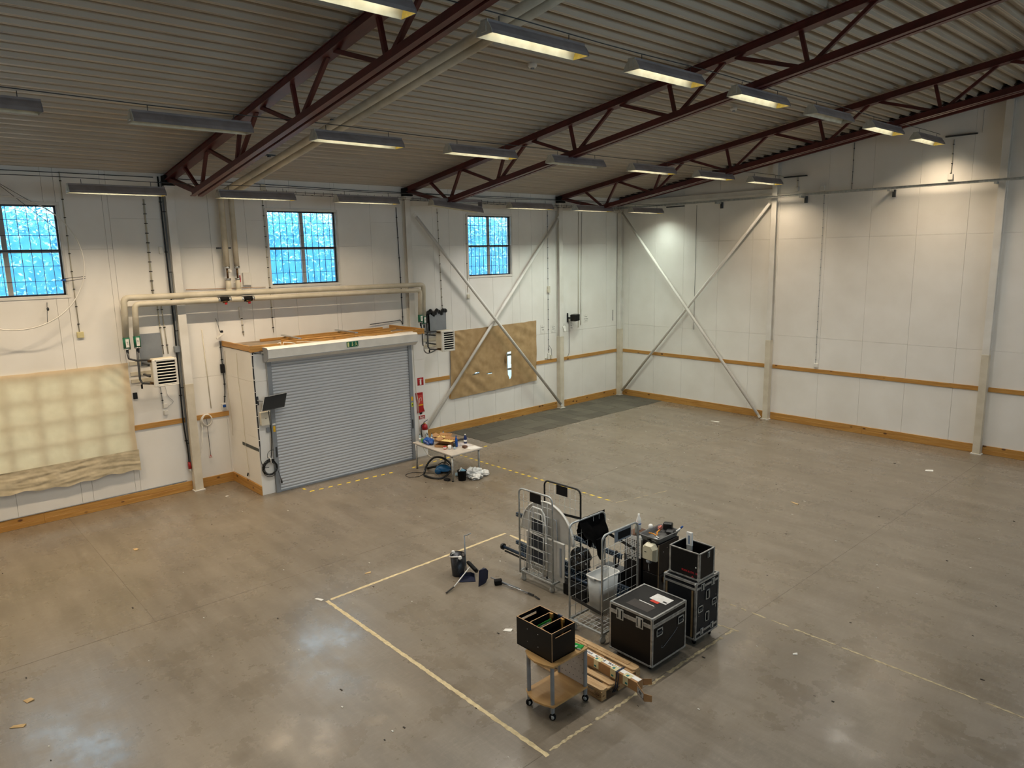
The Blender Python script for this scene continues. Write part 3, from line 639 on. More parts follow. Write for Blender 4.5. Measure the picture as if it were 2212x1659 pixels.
MB().box((1.83, -16.28, 1.62), (1.87, -16.19, 1.75), .008).top('junction_box', GREYP, 'small grey junction box under the beige control box', 'box')
t = thing('cable_coil', 'coil of black cable hanging on a white hook beside the shutter', 'cable', (1.9, -16.27, .5))
b = MB(); rr_ = random.Random(4)
for k in range(11):
    cy, cz = -16.27+rr_.uniform(-.03, .03), .70+rr_.uniform(-.03, .03); a_, c_ = rr_.uniform(.15, .2), rr_.uniform(.16, .21); ph = rr_.uniform(-.5, .5); x_ = 1.86+.012*k*.6
    b.tube([(x_+.01*math.sin(3*q), cy+a_*math.cos(q)*math.cos(ph)-c_*math.sin(q)*math.sin(ph), cz+a_*math.cos(q)*math.sin(ph)+c_*math.sin(q)*math.cos(ph)) for q in np.linspace(0, 2*math.pi, 22)[:-1]], .0075, 5, closed=True)
b.build('coil', BLACK, t, kind='stuff'); MB().tube([(1.83, -16.27, .98), (1.96, -16.27, .97), (1.97, -16.27, .82)], .011, 6).build('hook', WHITE, t)
MB().tube([(1.97, -16.11, .62), (1.98, -16.07, .45), (1.97, -16.04, .32)], .008, 6).build('loose_end', BLACK, t); MB().cyl((1.97, -16.04, .36), (1.97, -16.03, .25), .022, 8).build('plug', BLACK, t)
b = MB(); b.tube([(1.9, -16.2+.13*math.cos(q), 1.02+.14*math.sin(q)) for q in np.linspace(-1.2, 3.6, 20)], .006, 5); b.build('upper_loop', BLACK, t)
def cable(lb, pts, r=.012, m=BLACK, clips=0, nm='wall_cable', clipm=None, n=6):
    if len(pts) > 3: pts = smooth_path(pts, 4)
    if not clips: return MB().tube(pts, r, n).top(nm, m, lb, 'cable')
    P = [Vector(p) for p in pts]; t = thing(nm, lb, 'cable', P[-1]); MB().tube(P, r, n).build('cable_run', m, t)
    L = [0]; 
    for a, c in zip(P, P[1:]): L.append(L[-1]+(c-a).length)
    for k in range(clips):
        d = L[-1]*(k+.5)/clips; i = max(j for j in range(len(L)-1) if L[j] <= d); q = P[i].lerp(P[i+1], (d-L[i])/(L[i+1]-L[i])); s_ = r+.006
        MB().box((q.x-s_, q.y-s_*1.3, q.z-.008), (q.x+s_, q.y+s_*1.3, q.z+.008), .002).build('clip', clipm or BLACKM, t)
    return t
cable('black cable clipped down the front edge of the porch, left of the shutter', [(1.84, -16.1, 3.60), (1.88, -16.2, 3.66), (1.85, -16.40, 3.67), (1.84, -16.47, 3.6), (1.84, -16.475, 2.6), (1.84, -16.475, 1.3)], .014, BLACK, 9, clipm=WHITE)
cable('black cable drooping from the porch edge to the cable coil', [(1.84, -16.47, 1.3), (1.86, -16.49, .95), (1.88, -16.43, .75), (1.88, -16.3, .72)], .009)
cable('pair of black cables dropping from the control box to the coil hook', [(1.96, -16.23, 2.2), (1.95, -16.20, 1.6), (1.93, -16.22, 1.15), (1.92, -16.25, .95)], .010)
cable('white cable dropping beside the left shutter guide', [(1.86, -16.16, 2.18), (1.86, -16.17, 1.6), (1.86, -16.19, .98)], .012, WHITE)
cable('thin white cable hanging down the left side of the porch', [(.95, -16.515, 3.6), (.92, -16.515, 2.9), (1.0, -16.515, 2.2), (1.02, -16.515, 1.3), (1.08, -16.515, .55), (1.06, -16.52, .42)], .006, CREAM)
cable('thin white cable hanging inside the corner between wall and porch', [(.15, -16.51, 3.6), (.12, -16.51, 2.6), (.2, -16.51, 1.9), (.18, -16.51, 1.3)], .006, CREAM)
MB().cyl((1.06, -16.53, .44), (1.03, -16.54, .36), .02, 8).top('hanging_plug', BLACK, 'black plug hanging at the low end of the porch side cable', 'plug')
cable('dark cable curving from the porch roof to the right heater pipes', [(1.86, -11.34, 3.72), (1.88, -11.36, 3.5), (1.7, -11.2, 3.2), (1.2, -10.7, 3.0), (.75, -10.1, 2.98)], .018, DARKG)
cable('white cord hanging down the front of the porch right of the shutter', [(1.86, -11.7, 3.44), (1.865, -11.68, 2.4), (1.87, -11.62, 1.3), (1.87, -11.6, .8)], .008, CREAM)
# fire-fighting things on the right jamb
def sgn(name, lb, cat, y0, y1, z0, z1, m, x=FX):
    t = thing(name, lb, cat, (x, (y0+y1)/2, z0)); MB().box((x+.001, y0, z0), (x+.008, y1, z1), .002).build('plate', m, t); return t
t = sgn('extinguisher_sign', 'red sign with a white fire extinguisher symbol on the porch front', 'sign', -11.58, -11.36, 2.18, 2.41, REDP)
b = MB(); x_ = FX+.008; b.box((x_, -11.50, 2.20), (x_+.003, -11.44, 2.33), .001); b.box((x_, -11.485, 2.33), (x_+.003, -11.455, 2.355)); b.beam((x_+.0015, -11.53, 2.35), (x_+.0015, -11.44, 2.375), .012, .003, up=(1, 0, 0)); b.beam((x_+.0015, -11.46, 2.35), (x_+.0015, -11.41, 2.34), .01, .003, up=(1, 0, 0)); b.build('extinguisher_symbol', PAPER, t)
t = thing('fire_blanket', 'red fire blanket pouch hanging on the porch front', 'fire blanket', (FX, -11.55, 1.36))
b = MB(); x_ = FX+.01
b.prism([(x_, -11.68, 1.97), (x_, -11.43, 1.97), (x_, -11.42, 1.5), (x_, -11.38, 1.38), (x_, -11.64, 1.36), (x_, -11.64, 1.6)], (0, 0, 0), (.03, 0, 0)); b.build('pouch', REDP, t)
MB().box((x_+.03, -11.62, 1.62), (x_+.034, -11.44, 1.90)).build('printed_panel', mat('faded_red_print', '#C84840', '#B83C36', .5), t); MB().box((x_+.03, -11.62, 1.58), (x_+.035, -11.44, 1.61)).build('yellow_band', YEL, t)
MB().tube([(x_+.05, -11.62, 1.42), (x_+.045, -11.61, 1.7), (x_+.05, -11.66, 1.96)], .008, 6).build('pull_tape', CREAM, t); MB().box((x_, -11.55, 1.31), (x_+.02, -11.47, 1.37), .004).build('pull_tab', BLACK, t)
b = MB(); b.tube([(x_+.036, -11.58, 1.66), (x_+.036, -11.55, 1.74), (x_+.036, -11.57, 1.80), (x_+.036, -11.50, 1.82), (x_+.036, -11.49, 1.72)], .008, 5); b.build('printed_figure', PAPER, t)
t = sgn('foam_sign', 'small red foam sign above the fire extinguisher', 'sign', -11.58, -11.36, 1.15, 1.26, REDP)
text('Skum', .075, face((FX+.009, -11.47, 1.215), (0, 1, 0), (0, 0, 1)), PAPER, t, bold=True)
MB().box((FX+.008, -11.56, 1.165), (FX+.0095, -11.38, 1.175)).build('small_print', PAPER, t)
t = thing('fire_extinguisher', 'red and white fire extinguisher hanging on the porch front behind the table', 'extinguisher', (FX+.12, -11.47, .42))
MB().lathe((FX+.12, -11.47, .42), [(.075, 0), (.09, .02), (.09, .42), (.088, .43)], 16).build('lower_shell', PAPER, t); MB().lathe((FX+.12, -11.47, .85), [(.09, 0), (.09, .10), (.07, .15), (.03, .17)], 16).build('upper_shell', REDP, t)
MB().lathe((FX+.12, -11.47, 1.02), [(.02, 0), (.03, .01), (.03, .05)], 10).build('valve', ALU, t); MB().beam((FX+.12, -11.5, 1.07), (FX+.13, -11.36, 1.13), .02, .012).build('lever', DARKG, t)
MB().lathe((FX+.12, -11.47, 1.035), [(.036, 0), (.036, .02)], 10).build('yellow_ring', YEL, t)
MB().tube([(FX+.12, -11.5, 1.04), (FX+.13, -11.6, 1.0), (FX+.13, -11.61, .8), (FX+.13, -11.58, .6)], .014, 6).build('hose', BLACK, t)
MB().box((FX+.208, -11.53, .55), (FX+.213, -11.41, .74)).build('instruction_label', mat('grey_label_print', '#B9B4AE', '#8f8a86', .6, scale=60), t)
MB().box((FX, -11.5, .9), (FX+.04, -11.44, .96)).build('wall_hook', DARKG, t)
# ================================================================ PIPES, HEATERS, WALL THINGS
def pipe(lb, pts, r=.074, nm='insulated_pipe', bends=.12, n=12, m=PIPE):
    P = [Vector(p) for p in pts]; out = [P[0]]
    for i in range(1, len(P)-1):
        a = (P[i-1]-P[i]).normalized(); c = (P[i+1]-P[i]).normalized(); p0 = P[i]+a*bends; p1 = P[i]+c*bends
        for k in range(6):
            s_ = k/5; out.append((1-s_)**2*p0+2*s_*(1-s_)*P[i]+s_*s_*p1)
    out.append(P[-1]); t = thing(nm, lb, 'pipe', P[0]); MB().tube(out, r, n).build('insulation', m, t); return t
pA = pipe('upper beige insulated pipe running over the porch and down to both heaters', [(.30, -18.88, 4.18), (.30, -18.83, 5.12), (.30, -10.13, 5.06), (.30, -10.17, 4.05)])
pB = pipe('lower beige insulated pipe running over the porch, just beneath the other one', [(.36, -18.66, 4.18), (.36, -18.62, 4.96), (.36, -10.30, 4.90), (.36, -10.34, 4.10)], .068)
for (t, x_, y_, zt_, zb_, s_) in ((pA, .30, -18.88, 4.18, 3.92, 'v'), (pB, .36, -18.66, 4.2, 3.94, '^'), (pA, .30, -10.17, 4.06, 3.83, 'v'), (pB, .36, -10.34, 4.12, 3.9, '^')):
    MB().cyl((x_, y_, zb_), (x_, y_, zt_), .078, 14).build('green_collar', GREEN, t, 'green marker band')
    MB().box((x_+.07, y_-.035, zb_+.03), (x_+.082, y_+.035, zt_-.03)).build('flow_label', PAPER, t)
    text(s_+' 40', .045, face((x_+.083, y_, (zb_+zt_)/2), (0, 0, 1), (0, -1, 0)), INK, t)
    MB().cyl((x_, y_, zb_-.03), (x_, y_, zb_), .08, 14).build('foil_cuff', CHROME, t)
    MB().cyl((x_, y_, zb_-.14), (x_, y_, zb_-.03), .028, 10).build('steel_stub', DARKG, t)
for (t, y_, z_, x_) in ((pB, -16.48, 4.955, .36), (pB, -15.86, 4.945, .36)):
    for d in (-.14, .14): MB().cyl((x_, y_+d-.03, z_), (x_, y_+d+.03, z_), .072, 14).build('foil_cuff', CHROME, t)
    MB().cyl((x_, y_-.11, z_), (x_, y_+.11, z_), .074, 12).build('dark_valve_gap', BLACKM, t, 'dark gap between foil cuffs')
    MB().cyl((x_+.05, y_-.06, z_-.06), (x_+.05, y_+.06, z_-.05), .03, 8).build('valve_body', BRASS, t); MB().box((x_+.05, y_-.02, z_-.13), (x_+.08, y_+.05, z_-.08), .01).build('valve_handle', REDP, t)
for k, (y_, lb) in enumerate(((-16.28, 'left vertical beige pipe dropping from the roof to the pipe run'), (-16.02, 'right vertical beige pipe dropping from the roof to the pipe run'))):
    zt_ = 7.63
    t = pipe(lb, [(25.4, y_-.0, 7.66+.1465*25.2), (.22, y_, zt_), (.22, y_, 5.80)], .075 if k == 0 else .068, bends=.18)
    MB().cyl((.22, y_, 5.22-.02*k), (.22, y_, 5.12), .07, 12).build('lower_insulation', PIPE, t)
    MB().cyl((.22, y_, 5.1), (.22, y_, 5.45), .068, 12).build('lower_insulation', PIPE, t)
    MB().cyl((.22, y_, 5.74), (.22, y_, 5.80), .078, 12).build('foil_cuff', CHROME, t); MB().cyl((.22, y_, 5.44), (.22, y_, 5.49), .076, 12).build('foil_cuff', CHROME, t)
    MB().cyl((.22, y_, 5.48), (.22, y_, 5.75), .026, 10).build('valve_body', BRASS, t)
    if k == 0: MB().cyl((.25, y_+.03, 5.66), (.31, y_+.06, 5.68), .035, 10).build('valve_cap', WHITE, t)
    else: MB().box((.25, y_+.03, 5.38), (.28, y_+.055, 5.56), .004).build('valve_handle', REDP, t)
for y_ in (-16.40, -16.15): MB().box((0, y_-.03, 6.25), (.2, y_+.03, 6.29)).top('pipe_bracket', DARKG, 'dark pipe bracket beside the %s vertical pipe' % ('left' if y_ < -16.3 else 'right'), 'bracket')
def heater(y0, y1, z0, lb):
    t = thing('air_heater', lb, 'heater', (.68, (y0+y1)/2, z0)); z1 = z0+.66; x0, x1_ = .50, .90
    MB().box((x0, y0+.05, z0+.02), (x1_-.10, y1, z1), .02).build('cabinet', CREAM, t)
    b = MB()
    b.box((x1_-.07, y0, z0), (x1_, y0+.09, z1), .012); b.box((x1_-.07, y1-.045, z0), (x1_, y1, z1), .012); b.box((x1_-.06, y0+.05, z1-.05), (x1_, y1-.03, z1), .008); b.box((x1_-.06, y0+.05, z0), (x1_, y1-.03, z0+.03), .008); b.build('front_frame', WHITE, t)
    MB().box((x1_-.10, y0+.06, z0+.02), (x1_-.09, y1-.02, z1-.02)).build('dark_interior', BLACKM, t)
    for k in range(8):
        zz = z0+.05+k*.072; MB().beam((x1_-.02, y0+.085, zz), (x1_-.02, y1-.045, zz), .035, .010, up=(.45, 0, .89)).build('louver', WHITE, t)
    MB().tube([(.30, y0-.37, z1+.21), (.32, y0-.35, z1+.02), (.42, y0-.22, z1-.03), (.60, y0-.02, z1-.02), (.68, y0+.04, z1-.04)], .026, 8).build('feed_pipe', DARKG, t)
    MB().tube([(.36, y0-.16, z1+.24), (.36, y0-.17, z0+.15), (.40, y0-.14, z0+.06), (.62, y0-.02, z0+.06), (.70, y0+.04, z0+.08)], .026, 8).build('return_pipe', DARKG, t)
    for z_ in (z1-.04, z0+.08): MB().cyl((.68, y0-.03, z_), (.78, y0+.04, z_), .034, 8).build('coupling', BRASS, t)
    MB().box((.40, y0-.18, z0-.07), (.43, y0-.14, z0+.04), .004).build('drain_tap', BLACKM, t)
    for z_ in (z0+.22, z0+.5): MB().box((0, y0+.0, z_-.02), (.52, y0+.04, z_+.02)).build('wall_bracket', DARKG, t); MB().box((0, y1-.02, z_-.02), (.52, y1+.02, z_+.02)).build('wall_bracket', DARKG, t)
    return t
heater(-18.52, -17.96, 2.99, 'white wall air heater left of the porch, beside the cream fabric')
heater(-9.92, -9.40, 2.93, 'white wall air heater right of the porch, beside the brown cloth')
for y0, y1, zs_, lb, nm in ((-18.8, -17.75, (3.46, 3.2, 3.02), 'white wooden battens', 'a'), (-10.6, -9.5, (3.5, 3.2, 3.0), 'b', 'b')):
    for z_ in zs_:
        MB().box((0.001, y0, z_), (.022, y1, z_+.09), .003).top('wall_batten', CREAM, '%s horizontal white batten on the wall behind the %s air heater' % (['upper', 'middle', 'lower'][zs_.index(z_)], 'left' if nm == 'a' else 'right'), 'batten', 'battens behind the %s heater' % ('left' if nm == 'a' else 'right'))
MB().box((.012, -18.54, 3.42), (.03, -18.02, 4.21), .004).top('metal_plate', GREYP, 'blue-grey sheet metal plate on the wall above the left air heater', 'plate')
t = thing('metal_plate', 'grey plate with black plastic bunched behind it, above the right air heater', 'plate', (.1, -9.48, 3.47))
MB().prism([(.11, -9.80, 3.44), (.11, -9.15, 3.5), (.11, -9.17, 4.12), (.11, -9.55, 4.13), (.11, -9.62, 3.98), (.11, -9.82, 4.12)], (0, 0, 0), (.015, 0, 0)).build('sheet', GREYP, t)
b = MB(); rr_ = random.Random(9)
for k in range(9):
    yy = -9.83+k*.085; b.lathe((.09, yy, 4.06+.05*math.sin(k*1.9)), [(.01, 0), (.07, .03), (.075, .08), (.05, .13), (.01, .15)], 7, False)
b.box((.03, -9.9, 3.5), (.08, -9.1, 4.1), .02); b.build('black_plastic', mat('bin_bag_plastic', '#0E0E0E', '#191919', .3, scale=20, bump=.6), t)
# cream and brown cloths
def cloth(name, lb, poly_top, poly_bot, m, seed, amp, holes=(), nu=110, nv=64, x=.05, folds=()):
    (ya, za), (yb, zb) = poly_top; (yc, zc), (yd, zd) = poly_bot
    vs = []; 
    for j in range(nv+1):
        for i in range(nu+1):
            u, v = i/nu, j/nv
            y = (ya+(yb-ya)*u)*(1-v)+(yc+(yd-yc)*u)*v; z = (za+(zb-za)*u)*(1-v)+(zc+(zd-zc)*u)*v
            q = Vector((y*1.1, z*1.4, seed)); d = amp*noise.fractal(q, 1, 2, 4)
            d += sum(A*math.exp(-((y-fy)**2+(z-fz)**2)/s2)*math.sin(k_*((y-fy)*dy+(z-fz)*dz)) for fy, fz, s2, k_, dy, dz, A in folds)
            e = .02*math.sin(y*5+seed)*noise.noise(Vector((y*.7, seed, 0)))+.016*noise.noise(Vector((y*3, seed, 5)))
            vs.append((max(x+d, .03), y+.012*noise.noise(Vector((z*2, seed, 3)))*(1 if 0 < u < 1 else 2), z+e*(1 if v in (0, 1) else .4)))
    fs = []
    for j in range(nv):
        for i in range(nu):
            k = j*(nu+1)+i; c = sum((Vector(vs[q]) for q in (k, k+1, k+nu+2, k+nu+1)), Vector())/4
            if any(h(c.y, c.z) for h in holes): continue
            fs.append((k, k+1, k+nu+2, k+nu+1))
    t = thing(name, lb, 'cloth', (x, (ya+yb)/2, min(zc, zd))); MB().add(vs, fs, True).build('cloth_sheet', m, t); return t
t = cloth('window_cloth', 'cream fabric pinned over the big lit window at the left', ((-22.9, 3.54), (-18.84, 3.54)), ((-22.9, 1.30), (-18.85, 1.34)), FABRIC, 1.3, .012, folds=((-18.9, 3.5, .3, 26, .7, .7, .014),))
cloth_low = MB(); vs = []; nu, nv = 150, 22
for j in range(nv+1):
    for i in range(nu+1):
        u, v = i/nu, j/nv; y = -22.9+4.07*u; z = 1.36-(.53+.03*math.sin(y*3)+.02*math.sin(y*11))*v
        g_ = .02*noise.fractal(Vector((y*1.6, (z+.10*math.sin(y*1.7))*16, 2)), .7, 2.1, 5)*(1-abs(v-.45))
        vs.append((.075+g_+.03*v+.010*noise.fractal(Vector((y*1.2, z*6, 8)), 1, 2, 4), y, z))
cloth_low.add(vs, [(j*(nu+1)+i, j*(nu+1)+i+1, (j+1)*(nu+1)+i+1, (j+1)*(nu+1)+i) for j in range(nv) for i in range(nu)], True); cloth_low.build('gathered_hem', mat('cream_cloth_hem', '#D0C2A4', '#BCAE90', .85, scale=5, bump=.3), t)
tear = [(-6.47, 2.46), (-6.20, 2.47), (-6.21, 1.56), (-6.28, 1.47), (-6.36, 1.62), (-6.42, 1.95), (-6.40, 2.25)]
def inside(poly):
    def f(y, z):
        c = False; n = len(poly)
        for i in range(n):
            (a, b_), (p, q_) = poly[i], poly[i-1]
            if (b_ > z) != (q_ > z) and y < (p-a)*(z-b_)/(q_-b_)+a: c = not c
        return c
    return f
t = cloth('window_cloth', 'brown cloth nailed over the window behind the cross braces, with a long tear', ((-8.92, 3.44), (-4.90, 3.50)), ((-9.0, 1.12), (-4.92, 1.24)), BROWNF, 5.1, .02, holes=(inside(tear), inside([(-8.10, 1.84), (-7.72, 1.86), (-7.70, 1.90), (-7.6, 1.93), (-7.9, 1.91)]), inside([(-7.42, 1.80), (-7.12, 1.80), (-7.14, 1.84), (-7.4, 1.83)])), nu=190, nv=100, folds=((-8.9, 3.4, .25, 24, .5, .9, .02), (-7.9, 1.6, .5, 16, .6, .8, .014), (-5.6, 3.2, .3, 15, .4, .9, .01), (-8.6, 2.2, .4, 18, .9, .4, .012), (-6.4, 1.3, .3, 20, 1, .3, .006)))
MB().prism([(.06, -6.49, 2.44), (.10, -6.55, 2.2), (.11, -6.50, 2.08), (.07, -6.43, 2.2)], (0, 0, 0), (.006, 0, 0)).build('torn_flap', mat('brown_cloth_flap', '#8A6C44', '#7a5e3a', .85), t)
MB().box((.0, -9.04, 1.16), (.03, -8.96, 1.36), .003).top('wood_block', PY, 'short pine block peeping out at the low left corner of the brown cloth', 'block')
# hoop
t = thing('wire_hoop', 'large thin metal hoop hung in front of the leftmost window', 'hoop', (.35, -20.99, 5.98))
MB().tube([(.35+.02*math.sin(3*a_), -20.99+1.41*math.cos(a_), 5.98+1.43*math.sin(a_)) for a_ in np.linspace(0, 2*math.pi, 72)[:-1]], .014, 6, closed=True).build('ring', WHITE, t)
for p in (((.02, -19.95, 5.62), (.35, -19.59, 5.66)), ((.02, -19.95, 5.55), (.35, -19.59, 5.62)), ((.02, -20.35, 5.1), (.35, -20.45, 4.65)), ((.3, -21.1, 7.75), (.35, -20.45, 7.30)), ((.3, -21.1, 7.75), (.06, -19.95, 6.7))): MB().tube(p, .006, 5).build('stay_wire', DARKG, t)
MB().box((.02, -20.02, 5.57), (.05, -19.93, 5.61), .004).build('fixing', BLUE, t); MB().lathe((.2, -20.38, 4.92), [(.01, 0), (.025, .02), (.025, .06), (.01, .08)], 8).build('fixing', DARKG, t)
# cables down the left wall
cable('beige cable with clips beside the leftmost window, ending at a yellow box', [(.02, -19.78, 8.0), (.02, -19.78, 4.36)], .011, PIPE, 9)
cable('clipped double cable left of the column, down to the pipe run', [(.02, -18.07, 7.45), (.02, -18.09, 5.15)], .02, PIPE, 10)
cable('pair of beige cables between pipe run and left air heater, left one', [(.02, -18.02, 5.0), (.02, -17.99, 3.66)], .013, PIPE, 3)
cable('pair of beige cables between pipe run and left air heater, right one', [(.02, -17.93, 5.0), (.02, -17.88, 3.66)], .013, PIPE, 3)
cable('black cables running down the left side of the column nearest the porch', [(.04, -17.70, 8.0), (.05, -17.69, 6), (.05, -17.68, 4), (.05, -17.70, 2), (.05, -17.66, 1.1), (.05, -17.66, .75)], .02, BLACK, 6)
cable('grey conduit hard against the column nearest the porch', [(.06, -17.64, 7.9), (.06, -17.63, .55)], .022, GREYP, 5)
cable('clipped cable left of the middle barred window, behind the pipes', [(.02, -15.09, 7.8), (.02, -15.07, 3.95)], .011, PIPE, 14)
cable('clipped cable between the second column and the brown cloth', [(.02, -9.27, 7.45), (.02, -9.2, 4.2)], .009, PIPE, 12)
cable('black cable beside the second column, from roof to pipes', [(.02, -10.84, 7.45), (.02, -10.78, 4.1), (.03, -10.9, 3.98), (.05, -11.5, 3.95), (.05, -12.0, 3.93)], .012, DARKG, 8)
cable('clipped cable between brown cloth and third column, down to a socket', [(.02, -4.22, 7.5), (.02, -4.24, 2.15)], .007, GREYP, 14)
cable('white flat conduit between third column and far corner', [(.02, -2.34, 7.5), (.02, -2.42, 3.14)], .016, WHITE)
cable('second thin white conduit just left of the far corner conduit', [(.02, -2.52, 7.5), (.02, -2.56, 3.05)], .012, CREAM)
cable('thin cable stub hanging near the far left corner', [(.02, -.45, 3.6), (.02, -.45, 3.16)], .01, DARKG)
cable('thin clipped cable left of the window behind the braces', [(.02, -8.1, 7.3), (.02, -8.1, 4.7)], .009, CREAM, 4)
cable('thin horizontal dark cable along the top of the left wall', [(.02, Y0+.2, 7.93), (.03, -24, 7.97), (.02, -17.8, 7.98)], .01, DARKG, 6)
cable('thin dark cable along the top of the left wall right of the first column', [(.02, -17.3, 7.97), (.02, -12, 7.9), (.02, -.3, 7.92)], .01, DARKG, 10)
cable('short cable on the wall above the left part of the porch', [(.02, -15.93, 4.50), (.02, -15.92, 3.95)], .012, CREAM, 3)
cable('cream cable from a hole down to the power strip on the porch', [(.02, -16.62, 4.46), (.08, -16.6, 4.3), (.12, -16.58, 4.12)], .007, DARKG)
cable('beige strip on the wall left of the porch', [(.01, -17.0, 4.2), (.01, -16.95, 2.1)], .012, CREAM)
cable('cables along the corner left of the porch, down to the black adapter', [(.02, -16.56, 3.86), (.03, -16.56, 3.3), (.03, -16.55, 2.6), (.03, -16.6, 2.2)], .014, DARKG, 5)
cable('thin beige double wire under the window, above the pipe run', [(.03, -17.3, 5.24), (.03, -15.2, 5.21)], .008, CARD)
cable('grey cables below the left air heater', [(.02, -18.16, 2.95), (.02, -18.13, 2.4)], .010, GREYP, 3)
cable('thin curling wire below the left air heater', [(.02, -18.05, 2.95), (.02, -18.0, 2.6), (.02, -17.88, 2.42), (.02, -18.05, 2.3)], .005, GREYP)
cable('black and white cables running on top of the left baseboard', [(.02, Y0+.3, .275), (.03, -22, .27), (.02, -19, .275), (.02, -17.75, .28)], .012, GREYP)
def boxy(name, lb, cat, a, b_, m, c=.006, grp=None): return MB().box(a, b_, c).top(name, m, lb, cat, grp)
boxy('junction_box', 'yellowish junction box at the foot of the cable beside the leftmost window', 'box', (0, -19.84, 4.24), (.05, -19.70, 4.38), mat('aged_yellow_plastic', '#D6CC9A', '#CABF8C', .5))
boxy('wall_box', 'white thermostat box right of the two vertical pipes', 'box', (0, -15.82, 5.28), (.09, -15.60, 5.62), WHITE, .012)
boxy('wall_box', 'slim white box hanging under the pipe run above the porch', 'box', (.0, -15.99, 4.42), (.06, -15.90, 4.72), WHITE, .01)
boxy('wall_box', 'small white box left of the brown cloth, on the wall between the braces', 'box', (0, -8.14, 4.50), (.05, -8.02, 4.64), CREAM)
boxy('wall_box', 'cream switch box halfway down the cable left of the third column', 'box', (0, -4.28, 4.50), (.07, -4.16, 4.74), CREAM)
boxy('wall_box', 'small box near the top of the wall above the middle window', 'box', (0, -15.12, 7.78), (.05, -14.98, 7.94), CREAM)
boxy('wall_box', 'small white box beside the cables left of the first column', 'box', (0, -17.84, 6.15), (.05, -17.76, 6.32), WHITE)
boxy('wall_box', 'grey switch box beside the top of the left air heater', 'box', (0, -17.74, 3.68), (.12, -17.60, 3.84), GREYP)
boxy('wall_switch', 'small black switch between cream fabric and left heater', 'switch', (0, -18.80, 2.62), (.03, -18.70, 2.78), BLACK)
for y_, z_, lb in ((-18.08, 2.34, 'upper white socket on the wall below the left air heater'), (-18.08, 2.16, 'lower white socket on the wall below the left air heater'), (-17.22, 1.70, 'white socket on the right side of the column, under the hose coil')): boxy('wall_socket', lb, 'socket', (0, y_-.05, z_-.05), (.05, y_+.05, z_+.06), WHITE)
b = thing('power_strip', 'white power strip hanging on the wall above the left end of the porch', 'power strip', (.12, -16.6, 4.0)); MB().beam((.12, -16.68, 3.93), (.14, -16.48, 4.06), .06, .045, c=.008).build('strip', WHITE, b); MB().box((.10, -16.57, 4.08), (.15, -16.50, 4.14), .01).build('plug', BLACK, b)
boxy('power_adapter', 'black power adapter on the wall just left of the porch', 'adapter', (0, -16.62, 3.0), (.07, -16.52, 3.24), BLACK, .01)
t = thing('wall_socket', 'white socket with blue plugs left of the porch, above the dado rail', 'socket', (0, -16.62, 2.0)); MB().box((0, -16.68, 2.0), (.05, -16.56, 2.18), .008).build('socket_body', WHITE, t); MB().box((.05, -16.66, 2.08), (.09, -16.58, 2.15), .01).build('plug', BLUE, t)
t = thing('hose_coil', 'white coil of cable with a thin rod and red tip hanging from the dado rail', 'coil', (.1, -17.12, 1.6))
b = MB()
for k in range(5): b.tube([(.07+.012*k, -17.12+(.15-.008*k)*math.cos(a_), 1.80+(.17-.006*k)*math.sin(a_)+.005*k) for a_ in np.linspace(0, 2*math.pi, 24)[:-1]], .010, 5, closed=True)
b.build('coil', WHITE, t, kind='stuff'); MB().cyl((.08, -17.12, 1.85), (.06, -17.10, .86), .008, 6).build('rod', DARKG, t); MB().tube([(.06, -17.10, .86), (.06, -17.13, .78), (.06, -17.07, .78), (.06, -17.10, .86)], .008, 5).build('red_grip', REDP, t)
MB().tube([(.08, -17.25, 1.72), (.12, -17.3, 1.2), (.14, -17.45, .7), (.08, -17.6, .5)], .010, 6).build('free_end', WHITE, t)
t = thing('power_plug', 'red industrial plug hanging low beside the column', 'plug', (.06, -17.66, .5)); MB().cyl((.06, -17.66, .78), (.06, -17.65, .60), .035, 10, .045).build('plug_body', REDP, t); MB().cyl((.06, -17.65, .60), (.06, -17.64, .50), .03, 8).build('socket_end', WHITE, t)
t = thing('wall_socket', 'white double socket with dangling plug above the dado rail, left of the third column', 'socket', (0, -4.25, 2.0)); MB().box((0, -4.30, 1.98), (.05, -4.20, 2.2), .006).build('socket_body', WHITE, t); MB().box((0, -4.16, 1.97), (.05, -4.07, 2.12), .006).build('socket_body', CREAM, t); MB().tube([(.03, -4.22, 2.5), (.06, -4.12, 2.35), (.05, -4.1, 2.1)], .007, 5).build('lead', DARKG, t); MB().box((0, -4.42, 2.0), (.05, -4.32, 2.04), .004).build('plug', CREAM, t)
t = thing('wall_speaker', 'small black loudspeaker on the left wall near the far corner', 'speaker', (.2, -3.0, 3.35)); M_ = frame((.22, -3.0, 3.48), rz=.35)
MB(M_).box((-.10, -.2, -.13), (.14, .2, .13), .02).build('cabinet', BLACK, t); MB(M_).box((.14, -.185, -.115), (.148, .185, .115), .004).build('grille', BLACKM, t); MB().box((.0, -3.2, 3.3), (.03, -3.14, 3.66), .004).build('wall_bracket', BLACK, t); MB().box((0, -3.18, 3.44), (.15, -3.1, 3.5)).build('arm', BLACK, t)
cable('dark cable hanging from the loudspeaker to the dado rail', [(.04, -3.12, 3.36), (.03, -3.10, 2.6), (.03, -3.11, 2.1), (.03, -3.2, 1.97)], .008, DARKG)
